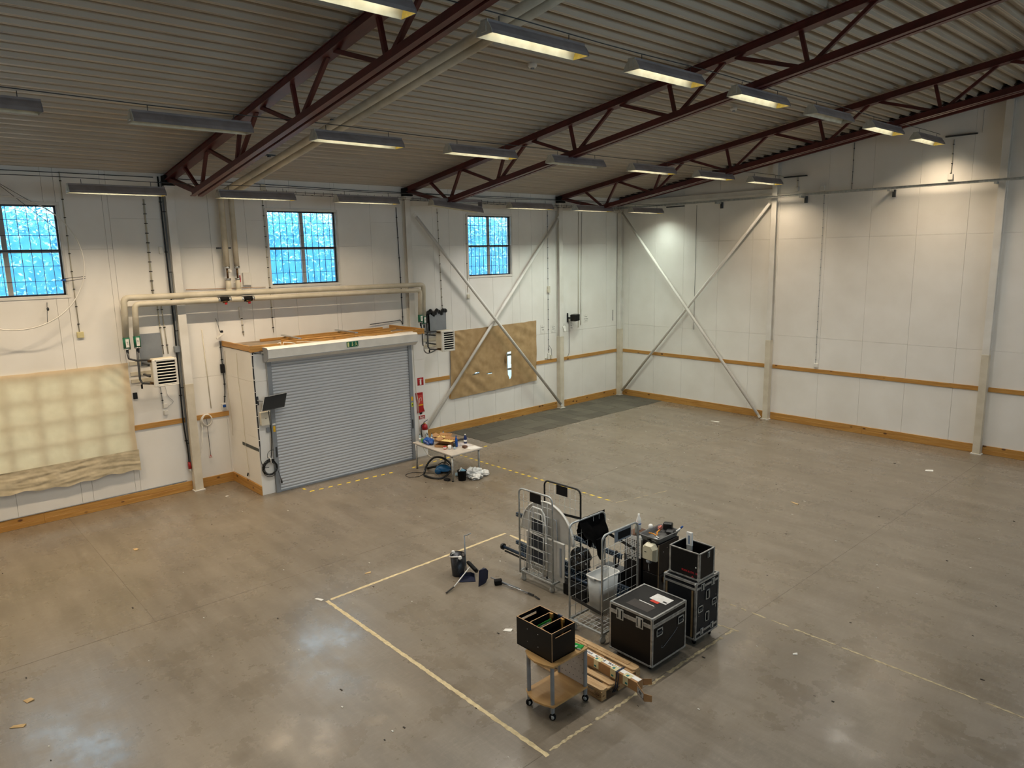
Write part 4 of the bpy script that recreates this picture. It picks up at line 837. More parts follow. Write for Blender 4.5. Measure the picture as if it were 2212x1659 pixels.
def note(y, z, w_, h_, lb, lines, rot=0, nm='paper_note'):
    t = thing(nm, lb, 'note', (.01, y, z-h_/2), 'paper notes taped to the left wall'); M_ = face((.006, y, z), (0, math.cos(rot), math.sin(rot)), (0, -math.sin(rot), math.cos(rot)))
    MB(M_).box((-w_/2, -h_/2, 0), (w_/2, h_/2, .003)).build('sheet', PAPER, t)
    for k, (tx, s_) in enumerate(lines): text(tx, s_, face((.0095, y, z+h_*.22-k*h_*.28), (0, math.cos(rot), math.sin(rot)), (0, -math.sin(rot), math.cos(rot))), INK, t)
note(-4.52, 3.14, .24, .33, 'white paper note right of the brown cloth', (('Hisa 37', .05), ('37 B', .06)))
note(-3.96, 3.12, .25, .28, 'white paper note right of the clipped cable', (('Hisa 38', .05), ('38 B', .06)), .12)
note(-3.36, 3.12, .24, .33, 'white paper note right of the third column', (('Hisa 39', .05), ('12 M', .06)), -.1)
note(-2.95, 3.08, .24, .30, 'white paper note below the loudspeaker', (('Hisa', .05), ('39 B', .06)))
note(-2.10, 3.38, .24, .30, 'white paper note by itself right of the loudspeaker', (('Storage', .045), ('Stora Salen', .05), ('46', .06)))
t = thing('torn_paper', 'curled torn paper hanging on the third column beside the notes', 'paper', (.2, -3.6, 3.0)); MB().prism([(.215, -3.66, 3.2), (.215, -3.52, 3.22), (.24, -3.5, 3.05), (.26, -3.58, 2.98)], (0, 0, 0), (.004, 0, 0)).build('sheet', PAPER, t)
# cable tray on the left wall
t = thing('cable_tray', 'wire cable tray along the top of the left wall', 'cable tray', (.25, -7.6, 7.58)); b = MB()
for x_, z_ in ((.14, 7.60), (.34, 7.60), (.14, 7.66), (.34, 7.66)): b.tube([(x_, -15.2, z_+.09), (x_, -.3, z_)], .005, 4)
b.build('long_wire', DARKG, t, kind='stuff'); b = MB()
for k in range(54):
    y_ = -15.1+k*.275; z_ = 7.60+.09*(-y_/15); b.box((.12, y_-.004, z_-.004), (.36, y_+.004, z_+.004)); b.box((.352, y_-.004, z_), (.36, y_+.004, z_+.09))
b.build('cross_wires', DARKG, t, kind='stuff')
# far wall things
t = thing('conduit_rail', 'thin grey rail carried on brackets across the far wall', 'rail', (7.8, -.3, 7.6)); MB().box((.1, -.34, 7.64), (25.6, -.29, 7.70), .004).build('rail_bar', STEEL, t); MB().box((.1, -.38, 7.70), (25.6, -.26, 7.712), .002).build('rail_flange', STEEL, t)
for x_ in (4.65, 7.77, 10.5, 13.24, 16, 18.8, 21.5): MB().box((x_-.04, -.36, 7.58), (x_+.04, -.0, 7.64), .004).build('bracket_arm', STEEL, t); MB().box((x_+.0, -.06, 7.42), (x_+.09, 0, 7.64), .004).build('bracket_plate', DARKG, t)
for x_, z_, lb in ((12.25, 8.99, 'right'), (7.45, 8.29, 'middle'), (2.75, 7.60, 'left')): MB().box((x_-.42, -.10, z_-.02), (x_+.38, -.04, z_+.02), .004).top('end_anchor_bar', DARKG, 'short dark bar on the far wall anchoring the %s lamp cable' % lb, 'bar')
cable('thin cable from the right anchor bar down to a white box on the rail', [(12.04, -.02, 8.9), (12.03, -.02, 7.85)], .012, PIPE, 4)
cable('dark cable down the far wall beneath the roof, left of the middle bracket', [(9.27, -.02, 9.15), (9.27, -.02, 7.75)], .007, DARKG, 4)
cable('clipped cable down the middle of the far wall to a socket above the dado rail', [(8.41, -.02, 7.75), (8.43, -.02, 2.15)], .005, GREYP, 22, clipm=GREYP)
cable('thin cable from the middle anchor bar to the rail', [(7.50, -.02, 8.28), (7.50, -.02, 7.8)], .010, PIPE, 2)
cable('dark cable beside the cross brace on the far wall', [(3.64, -.02, 7.6), (3.64, -.02, 2.98)], .006, DARKG)
cable('thin cable above the right anchor bar', [(12.72, -.02, 9.6), (12.72, -.02, 9.0)], .005, GREYP)
for x_, z_, w_, h_, lb in ((12.03, 7.88, .13, .16, 'white box on the far wall rail under the right anchor bar'), (8.35, 7.86, .13, .15, 'white box on the far wall rail at the top of the long cable'), (7.50, 7.88, .12, .14, 'white box on the far wall rail right of the second column'), (8.45, 2.08, .12, .13, 'white socket on the far wall above the dado rail')): MB().box((x_-w_/2, -.06, z_-h_/2), (x_+w_/2, 0, z_+h_/2), .008).top('wall_box', WHITE, lb, 'box')
# ceiling things
for x_, y_, lb in ((9.12, -13.74, 'round white smoke detector on the ceiling left of the right lamp row'), (9.15, -6.83, 'round white smoke detector on the ceiling near the last lamps')):
    t = thing('smoke_detector', lb, 'detector', (x_, y_, zr(x_)-.07)); MB().lathe((x_, y_, zr(x_)-.08), [(.06, 0), (.085, .03), (.09, .08)], 16).build('body', WHITE, t); MB().lathe((x_, y_, zr(x_)-.10), [(.035, 0), (.04, .02)], 12).build('sensor', GREYP, t)
for x_, y_, lb in ((7.6, -15.35, 'small dark bracket on the ceiling, upper one behind the nearest truss'), (5.2, -15.6, 'small dark bracket on the ceiling, middle one behind the nearest truss'), (2.4, -15.9, 'small dark bracket on the ceiling, lower one behind the nearest truss')):
    t = thing('ceiling_bracket', lb, 'bracket', (x_, y_, zr(x_)-.05)); MB().beam((x_-.02, y_-.17, zr(x_)-.045), (x_+.02, y_+.17, zr(x_)-.045), .06, .03).build('channel', DARKG, t); MB().box((x_-.05, y_-.02, zr(x_)-.09), (x_+.05, y_+.03, zr(x_)-.06)).build('clamp', DARKG, t)
# ================================================================ FLOOR MARKS, CARPET
YT = mat('yellow_floor_tape', '#F2D345', '#DDBE36', .5, scale=12); BT = mat('worn_beige_tape', '#D6C49A', '#BCA880', .75, scale=14, det=6)
def dashes(lb, pts, L, gap, w_, name='dashed_floor_tape'):
    P = [Vector((*p, 0)) for p in pts]; t = thing(name, lb, 'floor tape', P[0]); rr_ = random.Random(len(lb))
    for a, c in zip(P, P[1:]):
        d = (c-a); n = max(1, int(d.length/(L+gap))); d.normalize(); sd = Vector((-d.y, d.x, 0))
        for k in range(n):
            if rr_.random() < .05: continue
            p = a+d*(k*(L+gap)); q = p+d*L*rr_.uniform(.75, 1); sh = d*w_*.6
            MB().prism([p-sd*w_/2, q-sd*w_/2, q+sd*w_/2+sh, p+sd*w_/2+sh], (0, 0, 0), (0, 0, .0022)).build('dash', YT, t)
dashes('yellow hazard tape dashes on the floor in front of the shutter, running under the table', [(2.04, -15.5), (2.41, -15.51), (2.6, -12.43), (2.46, -10.57), (2.32, -9.2)], .14, .12, .06)
dashes('yellow tape dashes leading from the table out across the floor', [(2.5, -10.62), (4.0, -10.64), (8.6, -10.60)], .12, .13, .055)
BT2 = mat('scuffed_dirty_tape', '#C6B792', '#9C8C6E', .8, scale=22, det=8)
def ragged(lb, segs, w_, seed, gaps=.0, BT=BT, name='worn_floor_line'):
    t = thing(name, lb, 'floor line', (*segs[0][0], 0)); rr_ = random.Random(seed)
    for a, c in segs:
        a = Vector((*a, 0)); c = Vector((*c, 0)); d = c-a; L_ = d.length; d.normalize(); sd = Vector((-d.y, d.x, 0)); n = int(L_/.05); run = []
        def flush(run):
            if len(run) < 3: return
            k = len(run); vs = [p for p, q in run]+[q for p, q in run]; b = MB(); b.add([v for v in vs]+[v+Vector((0, 0, .002)) for v in vs], [(i+2*k, i+1+2*k, i+1+3*k, i+3*k) for i in range(k-1)]+[(i, i+1, i+1+2*k, i+2*k) for i in range(k-1)]+[(i+k, i+2*k+k, i+1+3*k, i+1+k) for i in range(k-1)]); b.build('tape_strip', BT, t)
        for i in range(n+1):
            if rr_.random() < gaps: flush(run); run = []; continue
            p = a+d*(L_*i/n); q_ = .65 if BT is not BT2 else .15; h1 = w_/2*rr_.uniform(q_, 1.05); h2 = w_/2*rr_.uniform(q_, 1.05); run.append((p-sd*h1, p+sd*h2))
        flush(run)
ragged('worn beige line on the floor, long side of the rectangle nearest the camera', [((8.22, -18.12), (13.75, -18.14))], .075, 1, .004)
ragged('worn beige line on the floor, left side of the rectangle, below the small black bin', [((8.22, -18.05), (8.14, -13.80))], .07, 2, .004)
ragged('worn beige line on the floor behind the first roll cage', [((8.14, -13.80), (10.0, -13.84))], .07, 3, .02)
ragged('worn beige line on the floor, right side of the rectangle beside the pallet', [((13.69, -18.1), (13.71, -16.1), (13.70, -13.95))], .085, 4, .03) if 0 else ragged('worn beige line on the floor, right side of the rectangle beside the pallet and flight cases', [((13.70, -18.06), (13.73, -13.95))], .07, 4, .07, BT2)
ragged('thin broken beige line running off to the right of the flight cases', [((13.1, -13.2), (17.6, -13.23)), ((13.25, -13.98), (13.82, -13.90))], .05, 5, .12, BT2)
ragged('faint beige corner mark on the floor behind the tall black case', [((8.60, -10.62), (8.95, -9.05)), ((6.2, -10.6), (8.6, -10.61))], .035, 6, .14, BT2)
t = thing('carpet', 'strip of grey carpet tiles on the floor along the left wall in the far corner', 'carpet', (1.2, -4.6, 0)); rr_ = random.Random(5)
tm = [MB().box((.003, .003, 0), (.532, .532, .007), .002).mesh('carpet_tile', CARPETS[k]) for k in range(3)]
for i in range(4):
    for j in range(17):
        if i == 3 and j == 0 and 0: continue
        o = D.objects.new('carpet_tile', rr_.choice(tm)); COL.objects.link(o); o.parent = t; jit = .0 if i < 3 else rr_.choice((0, 0, .03))
        o.location = (.10+i*.535+jit-1.2, -9.12+j*.535+(rr_.choice((0, .0, .02)))+4.6, 0)
DEB = [mat('scrap_paper', '#E9E6DC', '#D2CEC4', .7), mat('dark_scrap', '#2E2822', '#3c342c', .8), mat('tan_scrap', '#CDAF7E', '#BB9D6C', .8)]
def scrap(x_, y_, w_, h_, m, lb, rot=0, cat='scrap', nm='paper_scrap'):
    b = MB(frame((x_, y_, 0), rot)); b.add([(-w_, -h_, .001), (w_*.9, -h_*.8, .001), (w_, h_, .004), (-w_*.8, h_*.9, .001), (-w_, -h_, .006), (w_*.9, -h_*.8, .008), (w_, h_, .02), (-w_*.8, h_*.9, .006)], [(0, 3, 2, 1), (4, 5, 6, 7), (0, 1, 5, 4), (1, 2, 6, 5), (2, 3, 7, 6), (3, 0, 4, 7)]); return b.top(nm, m, lb, cat)
scrap(1.21, -17.19, .045, .03, DEB[0], 'white paper scrap on the floor left of the porch')
scrap(3.26, -19.9, .07, .04, DEB[2], 'tan scrap lying alone on the floor below the cream fabric')
scrap(8.08, -18.2, .09, .025, DEB[0], 'white sliver at the left corner of the beige rectangle', .3)
scrap(5.74, -1.71, .16, .03, DEB[0], 'long white strip on the floor near the second column of the far wall')
scrap(12.98, -2.80, .10, .07, DEB[0], 'white sheet of paper on the floor near the third column of the far wall', .4)
scrap(11.22, -16.51, .07, .04, DEB[0], 'torn white paper on the floor left of the black box on the trolley', .5)
scrap(7.75, -17.0, .06, .02, DEB[2], 'tan sliver on the floor left of the beige line', 1.2)
scrap(11.64, -7.69, .12, .02, DEB[2], 'tan tape strip on the open floor in the middle of the hall', -.4)
scrap(8.53, -22.76, .09, .03, DEB[2], 'curled tan tape on the floor at the lower left', .9)
scrap(7.95, -22.55, .06, .05, DEB[2], 'small square of tan tape on the floor at the lower left', .2)
scrap(14.75, -13.9, .035, .02, DEB[0], 'pale scrap on the floor right of the flight cases', .7)
rr_ = random.Random(12); b = MB()
for k in range(260):
    x_ = rr_.uniform(2.5, 18); y_ = rr_.uniform(-23, -2); s_ = rr_.uniform(.006, .02); b.mi = 0 if rr_.random() < .45 else 1
    b.box((x_, y_, 0), (x_+s_*rr_.uniform(1, 3), y_+s_, s_*.4))
b.top('floor_grit', [DEB[0], DEB[1]], 'small pale and dark crumbs scattered over the whole floor', 'grit', None, 'stuff')
# ================================================================ TABLE WITH CLUTTER
t = thing('work_table', 'grey table with round metal legs in front of the right end of the shutter', 'table', (3.55, -11.85, 0))
TT = mat('pale_grey_laminate', '#C9C0B4', '#BDB4A8', .4, scale=6)
tp = [(2.60, -12.36), (4.52, -12.44), (4.50, -11.34), (2.72, -11.28)]
MB().prism([(x_, y_, .715) for x_, y_ in tp], (0, 0, 0), (0, 0, .03)).build('tabletop', TT, t)
for x_, y_ in ((2.74, -12.34), (4.45, -12.38), (4.40, -11.42), (2.80, -11.38)):
    MB().cyl((x_, y_, .012), (x_, y_, .715), .028, 12).build('leg', ALU, t); MB().cyl((x_, y_, 0), (x_, y_, .02), .033, 12).build('foot', BLACK, t)
MB().prism([(x_*.93+3.55*.07, y_*.93-11.85*.07, .68) for x_, y_ in tp], (0, 0, 0), (0, 0, .034)).build('apron', GREYP, t)
TZ = .745
PET = mat('clear_bottle_plastic', '#AEBDC4', '#94A6B0', .15); 
def bottle(x_, y_, lb, h=.24, r=.033, m=PET, capm=BLACK, band=PAPER, z=TZ, bz=.4):
    t = thing('bottle', lb, 'bottle', (x_, y_, z))
    MB().lathe((x_, y_, z), [(r*.8, 0), (r, .01), (r, h*.62), (r*.85, h*.72), (r*.4, h*.86), (r*.38, h*.93)], 14).build('bottle_body', m, t); MB().cyl((x_, y_, z+h*.92), (x_, y_, z+h), r*.45, 10).build('cap', capm, t)
    if band: MB().cyl((x_, y_, z+h*bz-.03), (x_, y_, z+h*bz+.03), r*1.03, 14).build('bottle_label', band, t)
    return t
bottle(2.74, -12.2, 'clear water bottle with dark cap at the left corner of the table')
bottle(2.78, -11.98, 'clear bottle behind the green one on the table'); bottle(2.90, -11.90, 'clear bottle leaning towards the fire extinguisher on the table'); bottle(2.92, -12.06, 'clear bottle right beside the green bottle on the table')
bottle(2.86, -12.2, 'short green bottle at the left end of the table', .15, .035, mat('green_bottle_plastic', '#4D9A3E', '#3E8332', .3), PAPER, None)
bottle(2.80, -11.42, 'clear bottle at the back left corner of the table', .2)
bottle(3.80, -11.40, 'dark blue bottle with a white cap at the back edge of the table', .27, .045, mat('navy_plastic', '#1B2F66', '#152552', .3), PAPER, PAPER, bz=.3)
t = bottle(3.90, -11.80, 'tall dark blue detergent bottle at the right of the cardboard boxes', .32, .04, BLUE, BLUE, None)
bottle(3.98, -11.93, 'dark can with a grey top in front of the blue detergent bottle', .17, .036, mat('dark_green_can', '#25302A', '#1c2520', .35), GREYP, None)
def blob(name, lb, cat, c, s, m, seed, n=10, rough=.35, z0=None):
    b = MB(); vs = []; n2 = n*2
    for i in range(n+1):
        for j in range(n2):
            ph = math.pi*i/n; th = 2*math.pi*j/n2; d = Vector((math.sin(ph)*math.cos(th), math.sin(ph)*math.sin(th), math.cos(ph)))
            r = 1+rough*noise.fractal(d*1.9+Vector((seed, 0, 0)), 1, 2, 4)
            vs.append((c[0]+d.x*s[0]*r, c[1]+d.y*s[1]*r, max(c[2]+s[2]*.8+d.z*s[2]*r, c[2])))
    b.add(vs, [(i*n2+j, (i+1)*n2+j, (i+1)*n2+(j+1) % n2, i*n2+(j+1) % n2) for i in range(n) for j in range(n2)]); return b.top(name, m, lb, cat)
blob('plastic_bag', 'crumpled bright blue plastic bag at the front edge of the table', 'bag', (3.10, -12.16, TZ), (.2, .12, .10), BLUE, 2)
def carton(c, w_, d_, h_, rz, lb, flaps=True, foam=True):
    t = thing('cardboard_box', lb, 'box', c, 'open cardboard boxes on the table'); M_ = frame(c, rz); e = .008
    for nm, a, b_ in (('side', (-w_/2, -d_/2, 0), (w_/2, -d_/2+e, h_)), ('side', (-w_/2, d_/2-e, 0), (w_/2, d_/2, h_)), ('side', (-w_/2, -d_/2, 0), (-w_/2+e, d_/2, h_)), ('side', (w_/2-e, -d_/2, 0), (w_/2, d_/2, h_)), ('bottom', (-w_/2, -d_/2, 0), (w_/2, d_/2, e))): MB(M_).box(a, b_).build(nm, CARD, t)
    if flaps:
        for sx, sy in ((0, -1), (0, 1), (1, 0), (-1, 0)):
            if sx: p = [(sx*w_/2, -d_/2, h_), (sx*w_/2, d_/2, h_), (sx*(w_/2+.12), d_/2+.02, h_+.05), (sx*(w_/2+.12), -d_/2-.02, h_+.05)]
            else: p = [(-w_/2, sy*d_/2, h_), (w_/2, sy*d_/2, h_), (w_/2+.02, sy*(d_/2+.11), h_+.04), (-w_/2-.02, sy*(d_/2+.11), h_+.04)]
            MB(M_).prism(p, (0, 0, 0), (0, 0, .006)).build('flap', CARD, t)
    if foam:
        b = MB(M_); n = 9; vs = []
        for j in range(n+1):
            for i in range(n+1): vs.append((-w_/2+.01+(w_-.02)*i/n, -d_/2+.01+(d_-.02)*j/n, h_-.03+(.028 if (i+j) % 2 else 0)))
        b.add(vs, [(j*(n+1)+i, j*(n+1)+i+1, (j+1)*(n+1)+i+1, (j+1)*(n+1)+i) for j in range(n) for i in range(n)]); b.build('egg_foam', mat('yellow_foam', '#EBD89A', '#DCC686', .9), t)
carton((3.60, -12.0, TZ), .42, .34, .07, .5, 'open cardboard box lowest in the stack on the table', False, False)
carton((3.58, -11.86, TZ+.075), .40, .30, .06, .35, 'open cardboard box with yellow foam in front on the table')
carton((3.08, -11.66, TZ), .36, .30, .12, .45, 'open cardboard box with yellow foam further back on the table')
MB().beam((3.35, -11.38, TZ+.02), (3.7, -11.36, TZ+.1), .1, .02, up=(0, -.3, 1)).top('black_case', BLACK, 'dark curved cover standing behind the cardboard boxes', 'cover')
def rolls(x_, y_, lb, r, h, m, z=TZ): 
    t = thing('paper_roll', lb, 'roll', (x_, y_, z)); MB().lathe((x_, y_, z), [(r, 0), (r, h), (r*.4, h), (r*.4, h*.6)], 16).build('roll_body', m, t); return t
rolls(3.96, -12.08, 'white paper roll near the front edge of the table', .05, .11, PAPER)
t = rolls(3.86, -12.17, 'red and white tape roll left of the white paper roll', .045, .08, REDP); MB().cyl((3.86, -12.17, TZ+.02), (3.86, -12.17, TZ+.06), .046, 14).build('white_band', PAPER, t)
blob('crumpled_wrap', 'small clump of clear and blue wrap right of the white roll', 'wrap', (4.05, -11.98, TZ), (.04, .04, .035), PET, 5); 
boxy('small_box', 'small brown box beside the papers on the table', 'box', (4.10, -11.76, TZ), (4.22, -11.66, TZ+.07), mat('brown_tin', '#6E4F3C', '#5e4232', .6))
MB().prism([(4.12, -11.72, TZ), (4.44, -11.72, TZ), (4.50, -11.42, TZ), (4.2, -11.38, TZ)], (0, 0, 0), (0, 0, .012)).top('paper_pad', PAPER, 'flat white pad at the right corner of the table', 'pad')
MB().prism([(3.62, -11.42, TZ), (4.1, -11.40, TZ), (4.0, -11.70, TZ), (3.7, -11.66, TZ)], (0, 0, 0), (0, 0, .006)).top('paper_sheet', mat('pinkish_paper', '#DDD6D8', '#CFC8CA', .7), 'loose pale papers at the back of the table', 'paper')
blob('crumpled_paper', 'crumpled white paper with red print by the blue detergent bottle', 'paper', (4.02, -11.62, TZ), (.16, .04, .025), WRINK, 8)
# under the table: vacuum cleaner, bucket, rags
t = thing('vacuum_cleaner', 'blue vacuum cleaner with black hose on the floor under the table', 'vacuum cleaner', (3.65, -12.1, 0)); VB = mat('blue_vacuum_shell', '#1E5E8E', '#184F7A', .25)
M_ = frame((3.62, -12.05, 0), .75)
b = MB(M_); vs = []
for i, (x_, w_, h_) in enumerate(((-.24, .06, .10), (-.2, .13, .19), (-.08, .15, .24), (.08, .15, .23), (.2, .12, .17), (.25, .06, .10))):
    for j in range(10):
        a_ = math.pi*j/9; vs.append((x_, -w_*math.cos(a_), .07+(h_-.07)*math.sin(a_)**.7))
b.add(vs, [(i*10+j, (i+1)*10+j, (i+1)*10+j+1, i*10+j+1) for i in range(5) for j in range(9)], True); b.build('shell', VB, t)
MB(M_).box((-.23, -.14, .03), (.23, .14, .10), .03).build('lower_body', BLACK, t)
for sy in (-1, 1): MB(M_).lathe((-.14, sy*.155, .09), [(.088, -.02), (.09, 0), (.088, .02)], 18, axis=1).build('wheel', VB, t)
MB(M_).tube([(-.15, 0, .23), (-.05, 0, .29), (.08, 0, .28), (.15, 0, .22)], .014, 6).build('handle', BLACK, t)
MB().tube(smooth_path([(3.83, -11.93, .13), (3.86, -12.0, .30), (3.75, -12.15, .46), (3.55, -12.3, .48), (3.42, -12.45, .3), (3.42, -12.56, .10), (3.55, -12.66, .04), (3.85, -12.62, .03), (4.05, -12.48, .03), (4.02, -12.25, .06), (3.92, -12.05, .12)]), .028, 10).build('hose', BLACK, t)
MB().tube([(3.02, -12.18, .03), (3.3, -12.1, .12), (3.55, -11.95, .2)], .035, 8).build('nozzle', BLACK, t); MB().cyl((3.42, -12.58, .1), (3.28, -12.36, .25), .02, 10).build('metal_tube', CHROME, t)
MB().tube(smooth_path([(3.3, -12.5, .01), (3.42, -12.75, .01), (3.3, -12.98, .01), (3.05, -12.95, .01), (3.0, -12.7, .01), (3.2, -12.5, .01), (3.5, -12.3, .01)]), .007, 5).build('power_cord', BLACK, t)
t = thing('bucket', 'black bucket with cloths on the floor by the front table leg', 'bucket', (4.52, -12.1, 0)); MB().lathe((4.52, -12.12, 0), [(.10, 0), (.125, .26), (.135, .26), (.135, .275), (.12, .275), (.10, .05)], 20).build('bucket_shell', BLACKM, t)
MB().prism([(4.48, -12.16, .25), (4.60, -12.1, .26), (4.58, -12.02, .25), (4.46, -12.06, .28)], (0, 0, 0), (0, 0, .02)).build('blue_cloth', mat('pale_blue_cloth', '#7FA8BC', '#6c96aa', .8), t); MB().beam((4.44, -12.16, .22), (4.5, -12.12, .34), .04, .03).build('white_cloth', PAPER, t)
blob('plastic_wrap', 'heap of crumpled clear and white plastic under the right end of the table', 'plastic', (4.45, -11.66, 0), (.22, .26, .13), WRINK, 11, 14, .5)
blob('plastic_wrap', 'crumpled white rag pile beside the bucket', 'plastic', (4.68, -11.78, 0), (.16, .2, .08), WRINK, 14, 12, .5)
blob('plastic_wrap', 'white rolled cloth sticking out right of the table leg', 'plastic', (4.62, -11.42, 0), (.14, .12, .09), PAPER, 17, 10, .3)
blob('rag', 'dark rag on the floor between vacuum and bucket', 'rag', (4.25, -12.42, 0), (.10, .08, .03), BLACKM, 4); blob('rag', 'pale blue rag behind the bucket under the table', 'rag', (4.15, -11.95, 0), (.12, .08, .05), mat('pale_blue_rag', '#A8C2D2', '#92aec0', .8), 6)
cable('white extension lead lying on the floor at the foot of the fire extinguisher', [(1.87, -11.6, .8), (1.95, -11.55, .3), (2.1, -11.4, .02), (2.6, -11.25, .02), (2.9, -11.1, .03)], .009, CREAM)
# ================================================================ THE CLUSTER: roll cages, cases, boxes
WIRE = mat('zinc_wire', '#C8CAC8', '#B2B5B3', .35, metal=.5, scale=20)
def caster(t, x_, y_, h=.14, rz=.6):
    M_ = frame((x_, y_, 0), rz); MB(M_).lathe((0, 0, .052), [(.02, -.016), (.05, -.014), (.052, 0), (.05, .014), (.02, .016)], 16, axis=1).build('wheel', WGREY, t)
    b = MB(M_); b.prism([(-.02, -.022, .04), (.02, -.022, .04), (.05, -.022, h), (-.03, -.022, h)], (0, 0, 0), (0, .003, 0)); b.prism([(-.02, .019, .04), (.02, .019, .04), (.05, .019, h), (-.03, .019, h)], (0, 0, 0), (0, .003, 0)); b.box((-.04, -.04, h-.008), (.06, .04, h)); b.build('caster_fork', STEEL, t)
def cage_panel(t, a, b_, z0, z1, cols, rows, fm=None):
    a = Vector((*a, 0)); c = Vector((*b_, 0)); d = (c-a).normalized(); L_ = (c-a).length; r = .10; pts = [a+Vector((0, 0, z0)), a+Vector((0, 0, z1-r))]
    for k in range(1, 6): q = math.pi/2*k/6; pts.append(a+d*(r-r*math.cos(q))+Vector((0, 0, z1-r+r*math.sin(q))))
    pts += [a+d*r+Vector((0, 0, z1)), c-d*r+Vector((0, 0, z1))]
    for k in range(1, 6): q = math.pi/2*k/6; pts.append(c-d*(r-r*math.sin(q))+Vector((0, 0, z1-r+r*math.cos(q))))
    pts += [c+Vector((0, 0, z1-r)), c+Vector((0, 0, z0))]
    MB().tube(pts, .017, 10).build('hoop_frame', fm or STEEL, t)
    for k in range(cols):
        p = a+d*(L_*(k+1)/(cols+1)); MB().cyl(p+Vector((0, 0, z0+.05)), p+Vector((0, 0, z1-.005)), .0034, 6).build('upright_wire', WIRE, t)
    for k in range(rows):
        z = z0+.08+(z1-z0-.3)*k/(rows-1); MB().cyl(a+Vector((0, 0, z)), c+Vector((0, 0, z)), .0036, 6).build('cross_wire', WIRE, t)
def cage_base(t, x0, y0, x1, y1, z, grid=True):
    b = MB()
    for p, q in (((x0, y0), (x1, y0)), ((x1, y0), (x1, y1)), ((x1, y1), (x0, y1)), ((x0, y1), (x0, y0))): b.beam((*p, z), (*q, z), .03, .03, c=.003)
    b.build('base_frame', STEEL, t, kind='stuff')
    n = 9; 
    for k in range(1, n): MB().cyl((x0+(x1-x0)*k/n, y0, z+.012), (x0+(x1-x0)*k/n, y1, z+.012), .0035, 6).build('base_wire', WIRE, t)
    for k in range(1, 8): MB().cyl((x0, y0+(y1-y0)*k/8, z+.016), (x1, y0+(y1-y0)*k/8, z+.016), .0035, 6).build('base_wire', WIRE, t)
c1 = thing('roll_cage', 'roll cage holding the folded white tables and the step ladder', 'roll cage', (10.42, -14.8, 0), 'wire roll cages')
cage_panel(c1, (10.02, -15.11), (10.84, -15.08), .15, 1.79, 6, 9); cage_panel(c1, (10.10, -14.53), (10.98, -14.50), .15, 1.82, 6, 9, BLACK)
cage_base(c1, 10.02, -15.1, 10.86, -14.5, .19)
for x_, y_, r_ in ((10.08, -15.08, .5), (10.80, -15.06, 1.0), (10.10, -14.55, .2), (10.86, -14.53, .9)): caster(c1, x_, y_, .17, r_)
MB().box((10.30, -15.105, 1.60), (10.58, -15.10, 1.775), .001).build('number_plate', BLACKM, c1); MB().box((10.40, -14.525, 1.62), (10.68, -14.52, 1.80), .001).build('number_plate', BLACKM, c1)
MB().beam((10.62, -14.72, 1.36), (10.98, -14.52, 1.30), .006, .045).build('strap', BLACK, c1)
t = thing('step_ladder', 'folded white step ladder with three black treads in the left roll cage', 'ladder', (10.4, -15.0, .2)); LW = mat('white_ladder_tube', '#E4E2DC', '#D2D0CA', .35)
ly = lambda z: -15.03+.02*z
b = MB(); pts = [(10.10, ly(.2), .20), (10.17, ly(1.1), 1.15), (10.20, ly(1.4), 1.38), (10.27, ly(1.4), 1.46), (10.48, ly(1.4), 1.46), (10.56, ly(1.4), 1.38), (10.60, ly(1.1), 1.15), (10.64, ly(.2), .20)]
MB().tube(pts, .018, 8).build('front_frame', LW, t)
MB().tube([(10.21, ly(0)+.04, .3), (10.27, ly(0)+.04, 1.33), (10.32, ly(0)+.04, 1.36), (10.46, ly(0)+.04, 1.36), (10.50, ly(0)+.04, 1.33), (10.54, ly(0)+.04, .3)], .011, 8).build('rear_frame', LW, t)
MB().tube([(10.20, ly(0)+.01, .42), (10.24, ly(0)+.01, .27), (10.52, ly(0)+.01, .25), (10.56, ly(0)+.01, .42)], .011, 8).build('bottom_brace', LW, t)
for a_, c_ in (((10.30, .28), (10.36, .42)), ((10.47, .27), (10.41, .42))): MB().cyl((a_[0], ly(0)+.01, a_[1]), (c_[0], ly(0)+.01, c_[1]), .007, 6).build('bottom_brace', LW, t)
for z0_ in (1.00, .70, .42):
    P = [(10.23, ly(z0_)-.015, z0_+.0), (10.555, ly(z0_)-.015, z0_-.01), (10.575, ly(z0_)-.015, z0_+.25), (10.24, ly(z0_)-.015, z0_+.27)]
    tr = MB().prism([(10.245, ly(z0_)-.008, z0_+.015), (10.545, ly(z0_)-.008, z0_+.005), (10.56, ly(z0_)-.008, z0_+.235), (10.255, ly(z0_)-.008, z0_+.255)], (0, 0, 0), (0, .012, 0)).build('tread', mat('dark_ribbed_rubber', '#2B3038', '#22262d', .7, scale=30), t)
    MB().tube(P, .011, 6, closed=True).build('tread_frame', LW, tr)
for x_ in (10.10, 10.64): MB().cyl((x_, ly(.2), .19), (x_, ly(.2), .25), .02, 8).build('rubber_foot', BLACK, t)
TW = mat('white_table_plastic', '#BEBCB6', '#B1AFA9', .45, scale=4)
t = thing('folding_table', 'folded round white plastic table standing behind the step ladder', 'table', (10.45, -14.86, .2))
pr = [(10.47+.66*math.cos(a_), -14.86, .90+.66*math.sin(a_)) for a_ in np.linspace(0, math.pi, 28)]
MB().prism(pr, (0, 0, 0), (0, .045, 0)).build('tabletop_half', TW, t); MB().tube([(p[0], -14.862, p[2]) for p in pr], .016, 6).build('rim', WHITE, t)
MB().tube([(10.3, -14.88, .6), (10.35, -14.89, 1.3), (10.75, -14.89, 1.3), (10.8, -14.88, .6)], .012, 6).build('folded_leg', GREYP, t)
